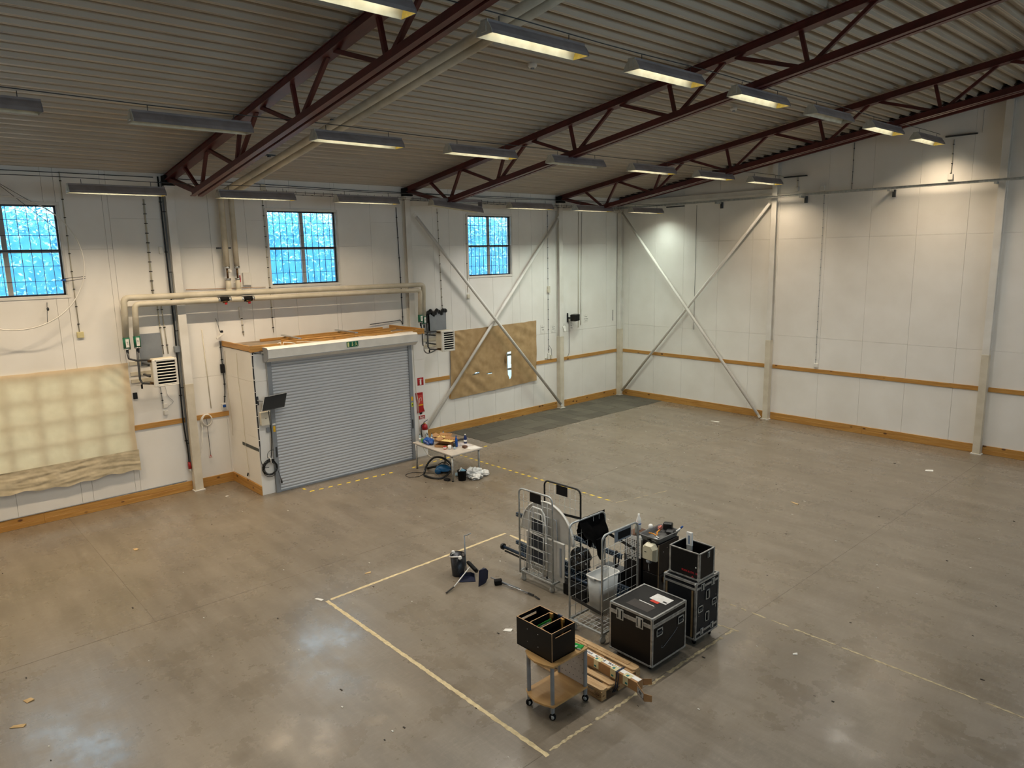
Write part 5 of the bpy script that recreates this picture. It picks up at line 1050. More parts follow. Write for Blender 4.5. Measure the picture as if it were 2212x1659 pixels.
t = thing('folding_table', 'rectangular pale folded table standing in the left roll cage below the round one', 'table', (10.5, -14.94, .2)); MB().box((10.04, -14.96, .205), (11.0, -14.93, .93), .008).build('tabletop_half', TW, t); MB().box((10.04, -14.965, .915), (11.0, -14.925, .94), .005).build('rim', WHITE, t)
for x_ in (10.12, 10.92): MB().box((x_-.02, -14.975, .3), (x_+.02, -14.96, .85), .003).build('folded_leg', GREYP, t)
# slotted beams
def slotted(a, b_, lb, w_=.07, seed=0):
    a = Vector(a); b_ = Vector(b_); t = thing('slotted_beam', lb, 'beam', a, 'dark blue slotted shelving beams'); MB().beam(a, b_, .012, w_).build('beam_web', SLOT, t); MB().beam(a+Vector((0, .02, w_/2)), b_+Vector((0, .02, w_/2)), .045, .006).build('beam_flange', SLOT, t)
    d = (b_-a); n = int(d.length/.05); d.normalize(); m = MB()
    for k in range(n):
        p = a+d*(.025+k*.05); m.beam(p+Vector((0, -.0075, -.012)), p+Vector((.012, -.0075, .018)), .002, .014, up=(1, 0, 0))
    m.build('slots', mat('pale_slot', '#8FA6B8', '#7d94a6', .5), t, kind='stuff')
slotted((9.44, -14.66, 1.01), (12.10, -14.72, .97), 'long dark blue slotted beam lying at waist height through the cages')
for k, (y_, z_, x0, x1_) in enumerate(((-14.72, .27, 9.62, 12.45), (-14.66, .34, 9.50, 12.35), (-14.60, .27, 9.48, 12.4), (-14.64, .42, 9.40, 12.2))): slotted((x0, y_, z_), (x1_, y_-.02, z_-.02), 'dark blue slotted beam in the low bundle poking out left of the roll cage, '+('lowest and nearest', 'second', 'third', 'topmost')[k], .06)
t = thing('folded_stand', 'dark tube with a round end cap poking out left of the roll cage', 'stand', (9.2, -14.85, .3)); MB().cyl((9.22, -14.82, .33), (12.3, -14.80, .28), .03, 12).build('tube', SLOT, t); MB().cyl((9.20, -14.82, .33), (9.24, -14.82, .33), .062, 16).build('end_cap', BLACK, t); MB().cyl((9.3, -14.84, .27), (12.3, -14.84, .22), .018, 8).build('lower_tube', BLACK, t)
blob('bin_bag', 'shiny black plastic bag bulging from the right side of the left roll cage', 'bag', (11.18, -14.72, .46), (.2, .17, .22), mat('shiny_black_bag', '#101010', '#1c1c1c', .15, scale=14, bump=.9), 21, 14, .45)
boxy('black_crate', 'black crate under the black bag, between the roll cages', 'crate', (10.95, -14.95, .0), (11.5, -14.60, .235), BLACKM, .02)
boxy('black_crate', 'dark grey crate behind the grey bin, right of the black bag', 'crate', (11.35, -14.52, .0), (11.8, -14.15, .50), DARKG, .02)
c2 = thing('roll_cage', 'roll cage holding the grey bin, with a black jacket over its left side', 'roll cage', (12.24, -15.3, 0), 'wire roll cages')
cage_panel(c2, (11.90, -15.78), (11.90, -14.92), .15, 1.79, 5, 9); cage_panel(c2, (12.58, -15.78), (12.58, -14.92), .15, 1.79, 5, 9)
cage_base(c2, 11.90, -15.78, 12.58, -14.92, .19)
for x_, y_, r_ in ((11.94, -15.72, .5), (12.54, -15.72, 1.0), (11.94, -14.98, .2), (12.54, -14.98, .9)): caster(c2, x_, y_, .17, r_)
MB().box((12.585, -15.50, 1.60), (12.590, -15.10, 1.775), .001).build('number_plate', GREYP, c2); MB().box((12.590, -15.42, 1.63), (12.593, -15.12, 1.75)).build('plate_print', BLACKM, c2)
MB().beam((11.95, -15.78, .58), (12.60, -15.79, .53), .006, .055, c=.001).build('strap', BLACK, c2); MB().beam((12.57, -15.76, 1.28), (12.57, -14.95, 1.24), .006, .05).build('strap', BLACK, c2) if 0 else MB().beam((11.92, -14.95, 1.45), (12.56, -14.95, 1.32), .006, .05).build('strap', BLACK, c2)
t = thing('plastic_bin', 'tall light grey rectangular plastic bin standing inside the roll cage', 'bin', (12.06, -15.2, .215)); b = MB()
x0, x1_, y0, y1 = 11.97, 12.27, -15.46, -14.98
def rrect(x0, x1_, y0, y1, r, z, n=4): 
    o = []
    for cx, cy, a0 in ((x1_-r, y1-r, 0), (x0+r, y1-r, 90), (x0+r, y0+r, 180), (x1_-r, y0+r, 270)):
        for k in range(n+1): a_ = math.radians(a0+90*k/n); o.append((cx+r*math.cos(a_), cy+r*math.sin(a_), z))
    return o
rs = [rrect(x0+.03, x1_-.03, y0+.04, y1-.04, .03, .215), rrect(x0, x1_, y0, y1, .05, .86), rrect(x0+.012, x1_-.012, y0+.012, y1-.012, .04, .86), rrect(x0+.04, x1_-.04, y0+.05, y1-.05, .03, .24)]
vs = [p for r_ in rs for p in r_]; k = len(rs[0]); b.add(vs, [(i*k+j, i*k+(j+1) % k, (i+1)*k+(j+1) % k, (i+1)*k+j) for i in range(3) for j in range(k)]+[list(range(k))[::-1], list(range(3*k, 4*k))], True); b.build('bin_shell', WGREY, t)
MB().tube(rrect(x0-.008, x1_+.008, y0-.008, y1+.008, .05, .862, 5), .012, 6, closed=True).build('rim', WHITE, t); MB().box((x0+.08, y0-.03, .83), (x0+.2, y0, .865), .004).build('pour_lip', WGREY, t)
t = thing('jacket', 'black jacket draped over the left hoop of the roll cage', 'jacket', (11.9, -15.2, 1.1)); vs = []; nu, nv = 16, 26
for j in range(nv+1):
    v = j/nv
    for i in range(nu+1):
        u = i/nu; y = -15.55+.62*u; L_ = .62*(1-abs(u-.62)*1.05) if True else 0; s_ = v*2-1
        dz = L_*(abs(s_))+(.03*math.sin(u*14))*abs(s_); z = 1.815-dz; x = 11.90+s_*(.03+.07*min(1, dz*3))+.025*noise.fractal(Vector((y*5, z*5, 3+s_)), 1, 2, 3)
        vs.append((x, y+.03*noise.noise(Vector((z*4, s_, 1))), z))
MB().add(vs, [(j*(nu+1)+i, j*(nu+1)+i+1, (j+1)*(nu+1)+i+1, (j+1)*(nu+1)+i) for j in range(nv) for i in range(nu)], True).build('cloth_body', mat('black_cloth', '#080808', '#0d0c0c', 1.0, spec=.1, scale=20), t)
MB().prism([(11.985, -15.24, 1.40), (11.985, -15.05, 1.42), (11.98, -15.08, 1.12), (11.98, -15.14, 1.03), (11.98, -15.2, 1.13)], (0, 0, 0), (.03, 0, 0)).build('sleeve', mat('black_sleeve', '#080808', '#0d0c0c', 1.0, spec=.1), t)
t = thing('cable_bundle', 'black cable loop hanging on the back right of the roll cage', 'cable', (12.1, -14.6, .9)); b = MB()
for k in range(4): b.tube([(11.98+.01*k, -14.72+(.06-.006*k)*math.cos(a_), .90+(.15-.01*k)*math.sin(a_)) for a_ in np.linspace(0, 2*math.pi, 18)[:-1]], .008, 5, closed=True)
b.build('loops', BLACK, t, kind='stuff')
# flight cases
LAM = mat('black_laminate', '#0A0808', '#0F0C0B', .45, spec=.3, scale=3, det=6); LAMG = mat('charcoal_laminate', '#1D2024', '#16181b', .55, spec=.3, scale=5)
LAMTOP = mat('lid_black_laminate', '#201F1D', '#131211', .5, spec=.3, scale=2.2, det=8)  # lid panel: lighter, more mottled black than the case sides
def edges(t, x0, y0, z0, x1_, y1, z1, w_=.03, top=True, m=ALU):
    e = .004
    for x_ in (x0, x1_):
        for y_ in (y0, y1):
            sx = 1 if x_ == x0 else -1; sy = 1 if y_ == y0 else -1; b = MB(); b.box((x_-sx*e, y_-sy*e, z0), (x_+sx*w_, y_, z1), .001); b.box((x_-sx*e, y_-sy*e, z0), (x_, y_+sy*w_, z1), .001); b.build('edge_profile', m, t)
    for z_ in (z0, z1):
        sz = 1 if z_ == z0 else -1
        for y_ in (y0, y1):
            sy = 1 if y_ == y0 else -1; b = MB(); b.box((x0, y_-sy*e, z_-sz*e), (x1_, y_, z_+sz*w_), .001); b.box((x0, y_-sy*e, z_-sz*e), (x1_, y_+sy*w_, z_), .001); b.build('edge_profile', m, t)
        for x_ in (x0, x1_):
            sx = 1 if x_ == x0 else -1; b = MB(); b.box((x_-sx*e, y0, z_-sz*e), (x_, y1, z_+sz*w_), .001); b.box((x_-sx*e, y0, z_-sz*e), (x_+sx*w_, y1, z_), .001); b.build('edge_profile', m, t)
def corners(t, x0, y0, z0, x1_, y1, z1, r=.028):
    for x_ in (x0, x1_):
        for y_ in (y0, y1):
            for z_ in (z0, z1):
                sx = 1 if x_ == x0 else -1; sy = 1 if y_ == y0 else -1; sz = 1 if z_ == z0 else -1
                MB().box((x_-sx*.008, y_-sy*.008, z_-sz*.008), (x_+sx*.04, y_+sy*.04, z_+sz*.04), .012).build('ball_corner', STEEL, t)
def latch(t, p, ax, w_=.09, h_=.13):   # ax: 'y-' face normal -y ; 'x+' face normal +x
    x_, y_, z_ = p
    def bx_(u0, v0, d0, u1, v1, d1, m, nm, c=.003, par=None):
        if ax == 'y-': a, c_ = (x_+u0, y_-d0, z_+v0), (x_+u1, y_-d1, z_+v1)
        else: a, c_ = (x_+d0, y_+u0, z_+v0), (x_+d1, y_+u1, z_+v1)
        return MB().box(a, c_, c).build(nm, m, par or t)
    pl = bx_(-w_/2, -h_/2, 0, w_/2, h_/2, .007, STEEL, 'latch')
    bx_(-w_*.36, -h_*.38, .007, w_*.36, h_*.38, .009, BLACKM, 'recess', .001, pl); bx_(-w_*.2, -h_*.42, .009, w_*.2, h_*.42, .014, STEEL, 'latch_paddle', .002, pl)
def handle(t, p, ax, w_=.14, h_=.12, vert=False):
    x_, y_, z_ = p
    if vert: w_, h_ = h_, w_*1.15
    def bx_(u0, v0, d0, u1, v1, d1, m, nm, par=None):
        if ax == 'y-': a, c_ = (x_+u0, y_-d0, z_+v0), (x_+u1, y_-d1, z_+v1)
        else: a, c_ = (x_+d0, y_+u0, z_+v0), (x_+d1, y_+u1, z_+v1)
        return MB().box(a, c_, .002).build(nm, m, par or t)
    pl = MB()
    for a in ((-w_/2, -h_/2, w_/2, -h_/2+.018), (-w_/2, h_/2-.018, w_/2, h_/2), (-w_/2, -h_/2, -w_/2+.018, h_/2), (w_/2-.018, -h_/2, w_/2, h_/2)):
        if ax == 'y-': pl.box((x_+a[0], y_, z_+a[1]), (x_+a[2], y_-.007, z_+a[3]), .002)
        else: pl.box((x_, y_+a[0], z_+a[1]), (x_+.007, y_+a[2], z_+a[3]), .002)
    pl = pl.build('handle_dish', STEEL, t)
    bx_(-w_/2+.018, -h_/2+.018, 0, w_/2-.018, h_/2-.018, .002, BLACKM, 'dish_recess', pl)
    if vert: bx_(-.012, -h_/2+.02, .002, .012, h_/2-.02, .018, DARKG, 'grip', pl)
    else: bx_(-w_/2+.02, -.012, .002, w_/2-.02, .012, .018, DARKG, 'grip', pl)
def hwheel(t, x_, y_, h): 
    MB(frame((x_, y_, 0), R.uniform(0, 3))).lathe((0, 0, .04), [(.015, -.014), (.038, -.012), (.04, 0), (.038, .012), (.015, .014)], 14, axis=1).build('wheel', BLACKM, t); MB().box((x_-.03, y_-.03, .05), (x_+.03, y_+.03, h), .004).build('wheel_fork', DARKG, t)
X0, Y0_, X1_, Y1_ = 12.80, -15.86, 13.58, -15.03
t = thing('flight_case', 'large black flight case with metal edges standing beside the pallet', 'case', ((X0+X1_)/2, (Y0_+Y1_)/2, 0))
MB().box((X0+.002, Y0_+.002, .11), (X1_-.002, Y1_-.002, .725)).build('case_body', LAM, t); MB().box((X0+.002, Y0_+.002, .735), (X1_-.002, Y1_-.002, .843)).build('lid', LAM, t)
MB().box((X0+.03, Y0_+.03, .843), (X1_-.03, Y1_-.03, .847)).build('lid_panel', LAMTOP, t)
edges(t, X0, Y0_, .10, X1_, Y1_, .85, .027); corners(t, X0, Y0_, .10, X1_, Y1_, .85)
for a, c_ in (((X0, Y0_-.005, .695), (X1_, Y0_, .728)), ((X0, Y0_-.005, .732), (X1_, Y0_, .757)), ((X1_, Y0_, .695), (X1_+.005, Y1_, .728)), ((X1_, Y0_, .732), (X1_+.005, Y1_, .757))): MB().box(a, c_, .001).build('closing_rail', ALU, t)
latch(t, (X0+.20, Y0_-.004, .72), 'y-', .13, .17); latch(t, (X1_-.22, Y0_-.004, .72), 'y-', .13, .17)
handle(t, (X1_+.003, Y0_+.17, .60), 'x+', .15, .12); handle(t, (X1_+.003, Y1_-.14, .60), 'x+', .15, .12)
for x_ in (X0+.1, X1_-.1):
    for y_ in (Y0_+.1, Y1_-.1): hwheel(t, x_, y_, .10)
b = MB(); b.tube([(X1_+.001, Y0_+.24, .36), (X1_+.002, Y0_+.22, .33), (X1_+.002, Y0_+.27, .32), (X1_+.002, Y0_+.5, .43), (X1_+.001, Y0_+.62, .50)], .003, 4); b.build('paint_scrawl', GREYP, t)
t = thing('paper_label', 'white shipping label lying on top of the large flight case', 'label', (13.3, -15.22, .85)); MB(frame((13.30, -15.26, .848), -.03)).box((-.15, -.10, 0), (.15, .10, .002)).build('sheet', PAPER, t); MB(frame((13.40, -15.31, .85), -.03)).box((-.035, -.02, 0), (.035, .015, .001)).build('printed_block', INK, t)
MB(frame((13.28, -15.40, .848), -.05)).box((-.07, -.03, 0), (.07, .03, .006), .002).top('sticker', mat('red_orange_sticker', '#E2442E', '#d03a26', .5), 'red sticker on the large flight case lid next to the white label', 'sticker')
MB(frame((13.22, -15.52, .848), -.03)).box((-.14, -.008, 0), (.14, .008, .006), .002).top('white_strip', PAPER, 'thin white strip of tape across the large flight case lid', 'tape')
MB(frame((13.20, -15.62, .8475), -.03)).box((-.2, -.11, 0), (.2, .09, .0015)).top('tape_patch', mat('dull_brown_tape', '#3A332E', '#322c28', .5), 'dull brown tape patch on the large flight case lid', 'tape')
# rack case and open case on top
X0, Y0_, X1_, Y1_ = 13.02, -14.82, 13.61, -14.20
t = thing('flight_case', 'upright charcoal rack flight case with many recessed handles, behind the large case', 'case', ((X0+X1_)/2, (Y0_+Y1_)/2, 0))
MB().box((X0+.002, Y0_+.002, .13), (X1_-.002, Y1_-.002, .99)).build('case_body', LAMG, t); MB().box((X0+.03, Y0_+.03, 1.0), (X1_-.03, Y1_-.03, 1.036)).build('lid_panel', LAMG, t)
edges(t, X0, Y0_, .12, X1_, Y1_, 1.04, .027); corners(t, X0, Y0_, .12, X1_, Y1_, 1.04)
for a, c_ in (((X0, Y0_-.005, .93), (X1_, Y0_, .965)), ((X1_, Y0_, .93), (X1_+.005, Y1_, .965)), ((X1_, Y0_, .20), (X1_+.005, Y1_, .235))): MB().box(a, c_, .001).build('closing_rail', ALU, t)
for x_ in (X0+.04, X1_-.08): MB().box((x_, Y0_-.008, .16), (x_+.035, Y0_, .92), .002).build('side_batten', mat('worn_wood_batten', '#8A7350', '#6e5a3c', .8, scale=8), t)
for y_ in (Y0_+.17, Y1_-.17): latch(t, (X1_+.004, y_, .945), 'x+', .09, .11); latch(t, (X1_+.004, y_, .22), 'x+', .08, .10)
for y_, z_, v_ in ((Y0_+.31, .78, 1), (Y0_+.12, .60, 0), (Y1_-.12, .60, 0), (Y0_+.31, .42, 1)): handle(t, (X1_+.003, y_, z_), 'x+', .14, .11, bool(v_))
for y_ in (Y0_+.08, Y1_-.08):
    for z_ in (.5, .53, .70): MB().cyl((X1_+.002, y_, z_), (X1_+.006, y_, z_), .008, 6).build('rivet', CHROME, t)
MB().box((X0+.03, Y0_+.03, .095), (X1_-.03, Y1_-.03, .12)).build('wheel_board', BLACKM, t)
for x_ in (X0+.1, X1_-.08):
    for y_ in (Y0_+.1, Y1_-.1): hwheel(t, x_, y_, .10)
X0, Y0_, X1_, Y1_ = 13.06, -14.74, 13.60, -14.33
t = thing('open_case', 'open-topped black case with metal edges standing on the rack flight case', 'case', ((X0+X1_)/2, (Y0_+Y1_)/2, 1.05)); z0, z1 = 1.052, 1.49
for a, c_ in (((X0, Y0_, z0), (X1_, Y0_+.012, z1)), ((X0, Y1_-.012, z0), (X1_, Y1_, z1)), ((X0, Y0_, z0), (X0+.012, Y1_, z1)), ((X1_-.012, Y0_, z0), (X1_, Y1_, z1)), ((X0, Y0_, z0), (X1_, Y1_, z0+.012))): MB().box(a, c_).build('side_board', LAM, t)
e_ = .03; 
for x_ in (X0, X1_):
    for y_ in (Y0_, Y1_): sx = 1 if x_ == X0 else -1; sy = 1 if y_ == Y0_ else -1; b = MB(); b.box((x_-sx*.004, y_-sy*.004, z0), (x_+sx*e_, y_, z1), .001); b.box((x_-sx*.004, y_-sy*.004, z0), (x_, y_+sy*e_, z1), .001); b.build('edge_profile', ALU, t); MB().box((x_-sx*.008, y_-sy*.008, z0-.004), (x_+sx*.04, y_+sy*.04, z0+.04), .006).build('ball_corner', STEEL, t)
for a, c_ in (((X0, Y0_-.004, z1-.012), (X1_, Y0_+.016, z1+.003)), ((X0, Y1_-.016, z1-.012), (X1_, Y1_+.004, z1+.003)), ((X0-.004, Y0_, z1-.012), (X0+.016, Y1_, z1+.003)), ((X1_-.016, Y0_, z1-.012), (X1_+.004, Y1_, z1+.003)), ((X0, Y0_-.004, z0), (X1_, Y0_, z0+.028)), ((X1_, Y0_, z0), (X1_+.004, Y1_, z0+.028))): MB().box(a, c_, .001).build('rim_profile', ALU, t)
latch(t, (X1_+.003, -14.5, 1.42), 'x+', .06, .09)
MB().cyl((X1_-.06, Y0_-.003, 1.26), (X1_-.06, Y0_, 1.26), .012, 10).build('white_dot', PAPER, t)
text('BURK & 2XL 18', .042, face((X1_-.17, Y0_-.002, 1.16), (1, 0, 0), (0, 0, 1)), mat('red_print', '#C3202C', '#b01a26', .5), t, bold=True)
MB().prism([(X1_-.14, Y0_-.001, 1.085), (X1_-.09, Y0_-.001, 1.085), (X1_-.115, Y0_-.001, 1.115)], (0, 0, 0), (0, -.002, 0)).build('red_triangle_print', REDP, t)
M_ = face((13.28, -14.52, 1.2), (1, .1, 0), (-.10, .12, 1)); t = thing('foam_box', 'slim white box sticking up out of the open case', 'box', (13.28, -14.52, 1.07)); MB(M_).box((-.045, -.13, -.02), (.045, .46, .02), .006).build('carton_sleeve', mat('clear_grey_sleeve', '#A8A8A4', '#9a9a96', .3), t); MB(M_).box((-.048, .26, -.023), (.048, .47, .023), .006).build('white_top', PAPER, t); MB(M_).box((-.012, .29, .023), (.016, .42, .025)).build('printed_stripe', mat('blue_grey_print', '#7E8FA6', '#6e7f96', .6), t)
# tall black cases
X0, Y0_, X1_, Y1_ = 12.24, -14.33, 12.56, -13.76
t = thing('tall_case', 'tall black cupboard case with the white dispenser hung on its front', 'case', ((X0+X1_)/2, (Y0_+Y1_)/2, 0)); MB().box((X0, Y0_, .02), (X1_, Y1_, .66), .006).build('lower_case', LAM, t); MB().box((X0, Y0_, .667), (X1_, Y1_, 1.2), .006).build('upper_case', mat('dark_brown_laminate', '#130C0A', '#190f0c', .45, spec=.3), t)
for y_, z_ in ((-14.2, 1.05), (-14.1, 1.1), (-14.0, .8)): MB().cyl((X1_, y_, z_), (X1_+.004, y_, z_), .008, 8).build('screw_head', CHROME, t)
MB().box((X1_-.006, Y0_-.004, .02), (X1_+.004, Y0_+.006, 1.2), .001).build('pale_edge', mat('raw_ply_edge', '#A08A6A', '#8c7858', .7), t)
MB().box((X1_, -14.22, .52), (X1_+.03, -14.08, .60), .004).build('wood_block', mat('ochre_block', '#B98A3E', '#a87c36', .6), t); MB().box((X1_+.0, -14.18, .45), (X1_+.025, -14.12, .70), .004).build('wood_block', mat('ochre_block_b', '#B98A3E', '#a87c36', .6), t)
t2 = thing('key_bunch', 'bright metal clip hanging on the side of the tall case', 'clip', (12.58, -13.98, .7)); MB().tube([(12.58, -14.02, .88), (12.59, -13.96, .80), (12.58, -14.02, .72), (12.59, -13.98, .62)], .012, 6).build('clip_wire', CHROME, t2)
t = thing('soap_dispenser', 'white wall soap dispenser hooked onto the front of the tall case', 'dispenser', (12.42, -14.4, .88)); DISP = mat('ivory_plastic', '#E3DCC0', '#D6CEB2', .3)
b = MB(); P = [(12.29, .92), (12.55, .92), (12.555, 1.14), (12.50, 1.21), (12.35, 1.21), (12.285, 1.14)]
b.prism([(x_, -14.335, z_) for x_, z_ in P], (0, 0, 0), (0, -.05, 0)); vs = [(x_, -14.385, z_) for x_, z_ in P]+[(12.42+(x_-12.42)*.75, -14.45, 1.06+(z_-1.06)*.8) for x_, z_ in P]; b.add(vs, [(i, i+6, (i+1) % 6+6, (i+1) % 6) for i in range(6)]+[[11, 10, 9, 8, 7, 6][::1]]); b.build('dispenser_body', DISP, t)
MB().lathe((12.42, -14.40, .87), [(.03, -.0), (.05, .02), (.055, .06)], 12).build('nozzle', GREYP, t); MB().tube([(12.42, -14.41, .87), (12.43, -14.42, .80), (12.43, -14.41, .74)], .006, 5).build('dangling_tape', PAPER, t); MB().box((12.41, -14.36, 1.17), (12.43, -14.33, 1.23)).build('hook', BLACK, t); MB().box((12.36, -14.452, 1.07), (12.40, -14.449, 1.08)).build('printed_mark', INK, t)
t = thing('tool_crate', 'grey plastic tray full of tools on top of the tall case', 'tray', (12.4, -14.05, 1.2)); TG = mat('grey_tray_plastic', '#6C6C6A', '#5e5e5c', .5)
x0, x1_, y0, y1 = 12.16, 12.56, -14.34, -13.74
rs = [rrect(x0+.03, x1_-.03, y0+.03, y1-.03, .03, 1.205), rrect(x0, x1_, y0, y1, .04, 1.30), rrect(x0+.014, x1_-.014, y0+.014, y1-.014, .03, 1.30), rrect(x0+.045, x1_-.045, y0+.045, y1-.045, .03, 1.22)]
b = MB(); k = len(rs[0]); b.add([p for r_ in rs for p in r_], [(i*k+j, i*k+(j+1) % k, (i+1)*k+(j+1) % k, (i+1)*k+j) for i in range(3) for j in range(k)]+[list(range(k))[::-1], list(range(3*k, 4*k))]); b.build('tray_shell', TG, t)
MB().tube(rrect(x0-.006, x1_+.006, y0-.006, y1+.006, .04, 1.298), .009, 5, closed=True).build('tray_rim', TG, t)
ORA = mat('orange_plastic', '#E0922A', '#cf8420', .4)
t = thing('pliers', 'orange-handled pliers lying in the tool tray', 'pliers', (12.35, -14.05, 1.25)); MB().tube([(12.30, -13.95, 1.29), (12.34, -14.08, 1.30), (12.40, -14.16, 1.28)], .014, 6).build('handle', ORA, t); MB().tube([(12.22, -14.14, 1.27), (12.32, -14.16, 1.29), (12.40, -14.18, 1.28)], .012, 6).build('handle', ORA, t); MB().beam((12.39, -14.17, 1.28), (12.47, -14.22, 1.27), .03, .015).build('jaw', CHROME, t)
t = thing('power_tool', 'black cordless tool lying at the back of the tool tray', 'tool', (12.42, -13.86, 1.25)); MB(frame((12.36, -13.80, 1.33), .4)).box((-.08, -.05, -.06), (.08, .05, .07), .015).build('battery_block', BLACK, t); MB(frame((12.48, -13.88, 1.29), .3)).box((-.09, -.06, -.05), (.08, .06, .04), .03).build('tool_body', BLACK, t)
t = thing('marker_pen', 'white marker with a blue cap leaning on the right rim of the tool tray', 'marker', (12.55, -13.8, 1.25)); MB().cyl((12.50, -13.84, 1.25), (12.575, -13.74, 1.34), .014, 8).build('barrel', PAPER, t); MB().cyl((12.575, -13.74, 1.34), (12.60, -13.71, 1.375), .016, 8).build('cap', BLUE, t)
blob('pink_cloth', 'small pink lump at the left back of the tool tray', 'cloth', (12.24, -13.86, 1.26), (.04, .05, .04), mat('pink_rubber', '#E08A78', '#d07c6a', .5), 3)
MB().cyl((12.2, -14.28, 1.25), (12.40, -14.32, 1.25), .022, 8).top('torch', BLACKM, 'black torch lying along the front of the tool tray', 'torch'); blob('wire_clump', 'clump of clear and grey wire bits in the tool tray', 'wires', (12.46, -14.28, 1.235), (.07, .05, .025), WRINK, 9)
X0, Y0_, X1_, Y1_ = 11.86, -14.36, 12.22, -13.90
t = thing('tall_case', 'black case with a sheet of small printed pictures on its front, left of the dispenser', 'case', ((X0+X1_)/2, (Y0_+Y1_)/2, 0)); MB().box((X0, Y0_, .02), (X1_, Y1_, .88), .006).build('lower_case', LAM, t); MB().box((X0+.0, Y0_+.0, .885), (X1_, Y1_, 1.2), .004).build('upper_case', WGREY, t)
MB().box((X0, Y0_-.006, .87), (X1_, Y0_, 1.24), .001).build('picture_sheet', PAPER, t)
b = MB(); rr_ = random.Random(3)
for i in range(7):
    for j in range(10):
        x_ = X0+.02+i*.047+rr_.uniform(0, .006); z_ = .885+j*.030+rr_.uniform(0, .004); b.mi = rr_.choice((0, 0, 1)); b.box((x_, Y0_-.008, z_), (x_+rr_.uniform(.02, .036), Y0_-.006, z_+rr_.uniform(.010, .018)))
b.build('printed_pictures', [INK, mat('brown_print', '#5C4A38', '#4c3c2c', .6)], t, kind='stuff')
text('SHURE', .075, face(((X0+X1_)/2-.0, Y0_-.003, .825), (1, 0, 0), (0, 0, 1)), PAPER, t, bold=True)
MB().box((X0+.02, Y0_+.02, 1.2), (X0+.2, Y1_-.1, 1.25), .01).top('flat_box', mat('brown_cover', '#6A4A34', '#5a3e2a', .7), 'dark flat box lying on the picture-covered case', 'box')
t = thing('spray_bottle', 'tall white spray bottle with a red nozzle, highest thing on the black cases', 'bottle', (11.98, -14.12, 1.25)); MB().lathe((11.98, -14.12, 1.252), [(.035, 0), (.045, .01), (.045, .17), (.03, .22), (.018, .25), (.018, .29), (.0, .29)], 14).build('bottle_body', PAPER, t); MB().cyl((11.985, -14.165, 1.34), (11.985, -14.17, 1.42), .018, 8, .004).build('red_nozzle', REDP, t); MB().cyl((11.98, -14.12, 1.36), (11.98, -14.12, 1.38), .0465, 14).build('blue_band', BLUE, t)
bottle(12.05, -14.26, 'clear crinkled plastic bottle in front of the spray bottle', .2, .035, mat('crinkled_clear', '#A9ADA6', '#7f857c', .15, scale=20), WGREY, None, 1.25)
t = thing('paper_roll', 'white roll and cap lying behind the spray bottle', 'roll', (12.13, -13.95, 1.2)); MB().lathe((12.13, -13.98, 1.202), [(.035, 0), (.04, .12), (.03, .15), (.0, .15)], 12).build('roll_body', PAPER, t)
# ================================================================ PALLET, CARTON, TROLLEY, BLACK BOX
t = thing('wooden_pallet', 'wooden pallet on the floor under the long taped carton', 'pallet', (12.9, -16.4, 0)); PX0, PX1, PY0, PY1 = 12.25, 13.50, -16.86, -16.02
for y0, y1 in ((PY0, PY0+.145), (PY0+.19, PY0+.29), (PY0+.35, PY0+.495), (PY0+.55, PY0+.65), (PY1-.145, PY1)): MB().prism([(PX0+.03, y0, .138), (PX1-.03, y0, .138), (PX1, y0+.03, .138), (PX1, y1-.03, .138), (PX1-.03, y1, .138), (PX0+.03, y1, .138), (PX0, y1-.03, .138), (PX0, y0+.03, .138)], (0, 0, 0), (0, 0, .023)).build('deck_board', PAL, t)
for x_ in (PX0, (PX0+PX1)/2-.07, PX1-.145): MB().box((x_, PY0, .115), (x_+.145, PY1, .137), .002).build('stringer_board', PALY, t)
for y0, w_ in ((PY0, .1), ((PY0+PY1)/2-.07, .14), (PY1-.1, .1)):
    MB().box((PX0, y0, 0), (PX1, y0+w_, .02), .002).build('bottom_board', PAL, t)
    for x_ in (PX0, (PX0+PX1)/2-.07, PX1-.145): MB().box((x_, y0, .02), (x_+.145, y0+w_, .115), .004).build('block', PALY, t)
MK = mat('burnt_mark', '#4A2C1A', '#3c2414', .8)
b = MB(); b.tube([(PX1-.0725+.058*math.cos(a_), PY0-.001, .068+.032*math.sin(a_)) for a_ in np.linspace(0, 2*math.pi, 24)[:-1]], .002, 4, closed=True); b.build('oval_brand_mark', MK, t); text('EUR', .042, face((PX1-.0725, PY0-.001, .068), (1, 0, 0), (0, 0, 1)), MK, t, bold=True)
t = thing('long_carton', 'long narrow taped cardboard carton lying across the pallet, torn at its right end', 'carton', (13.1, -16.45, .16)); M_ = frame((13.05, -16.47, .162), -.035)
MB(M_).box((-.95, -.055, 0), (.80, .075, .145), .004).build('carton_body', CARD, t)
MB(M_).box((-.95, -.02, .145), (.80, .055, .147)).build('printed_tape', PAPER, t)
text('FRAGILE    FRAGILE    FRAGILE    FRAGILE', .052, M_ @ Matrix.Translation((-.05, .018, .148)), mat('navy_print', '#1C2340', '#161b32', .6), t, bold=True)
TAPE = mat('peeling_cream_tape', '#DDD2A8', '#cfc498', .4)
for x_, w_ in ((.02, .09), (.33, .1), (.56, .09)): b = MB(M_); b.box((x_, -.0575, .02), (x_+w_, -.0555, .147)); b.box((x_, -.058, .1465), (x_+w_+.03, .03, .149)); b.build('cross_tape', TAPE, t)
for x_ in (.03, .35, .60): b = MB(M_); b.box((x_, -.04, .149), (x_+.035, .0, .1505)); b.box((x_, -.0595, .04), (x_+.04, -.0575, .065)); b.build('teal_print', mat('teal_print', '#1F7C7C', '#196a6a', .5), t)
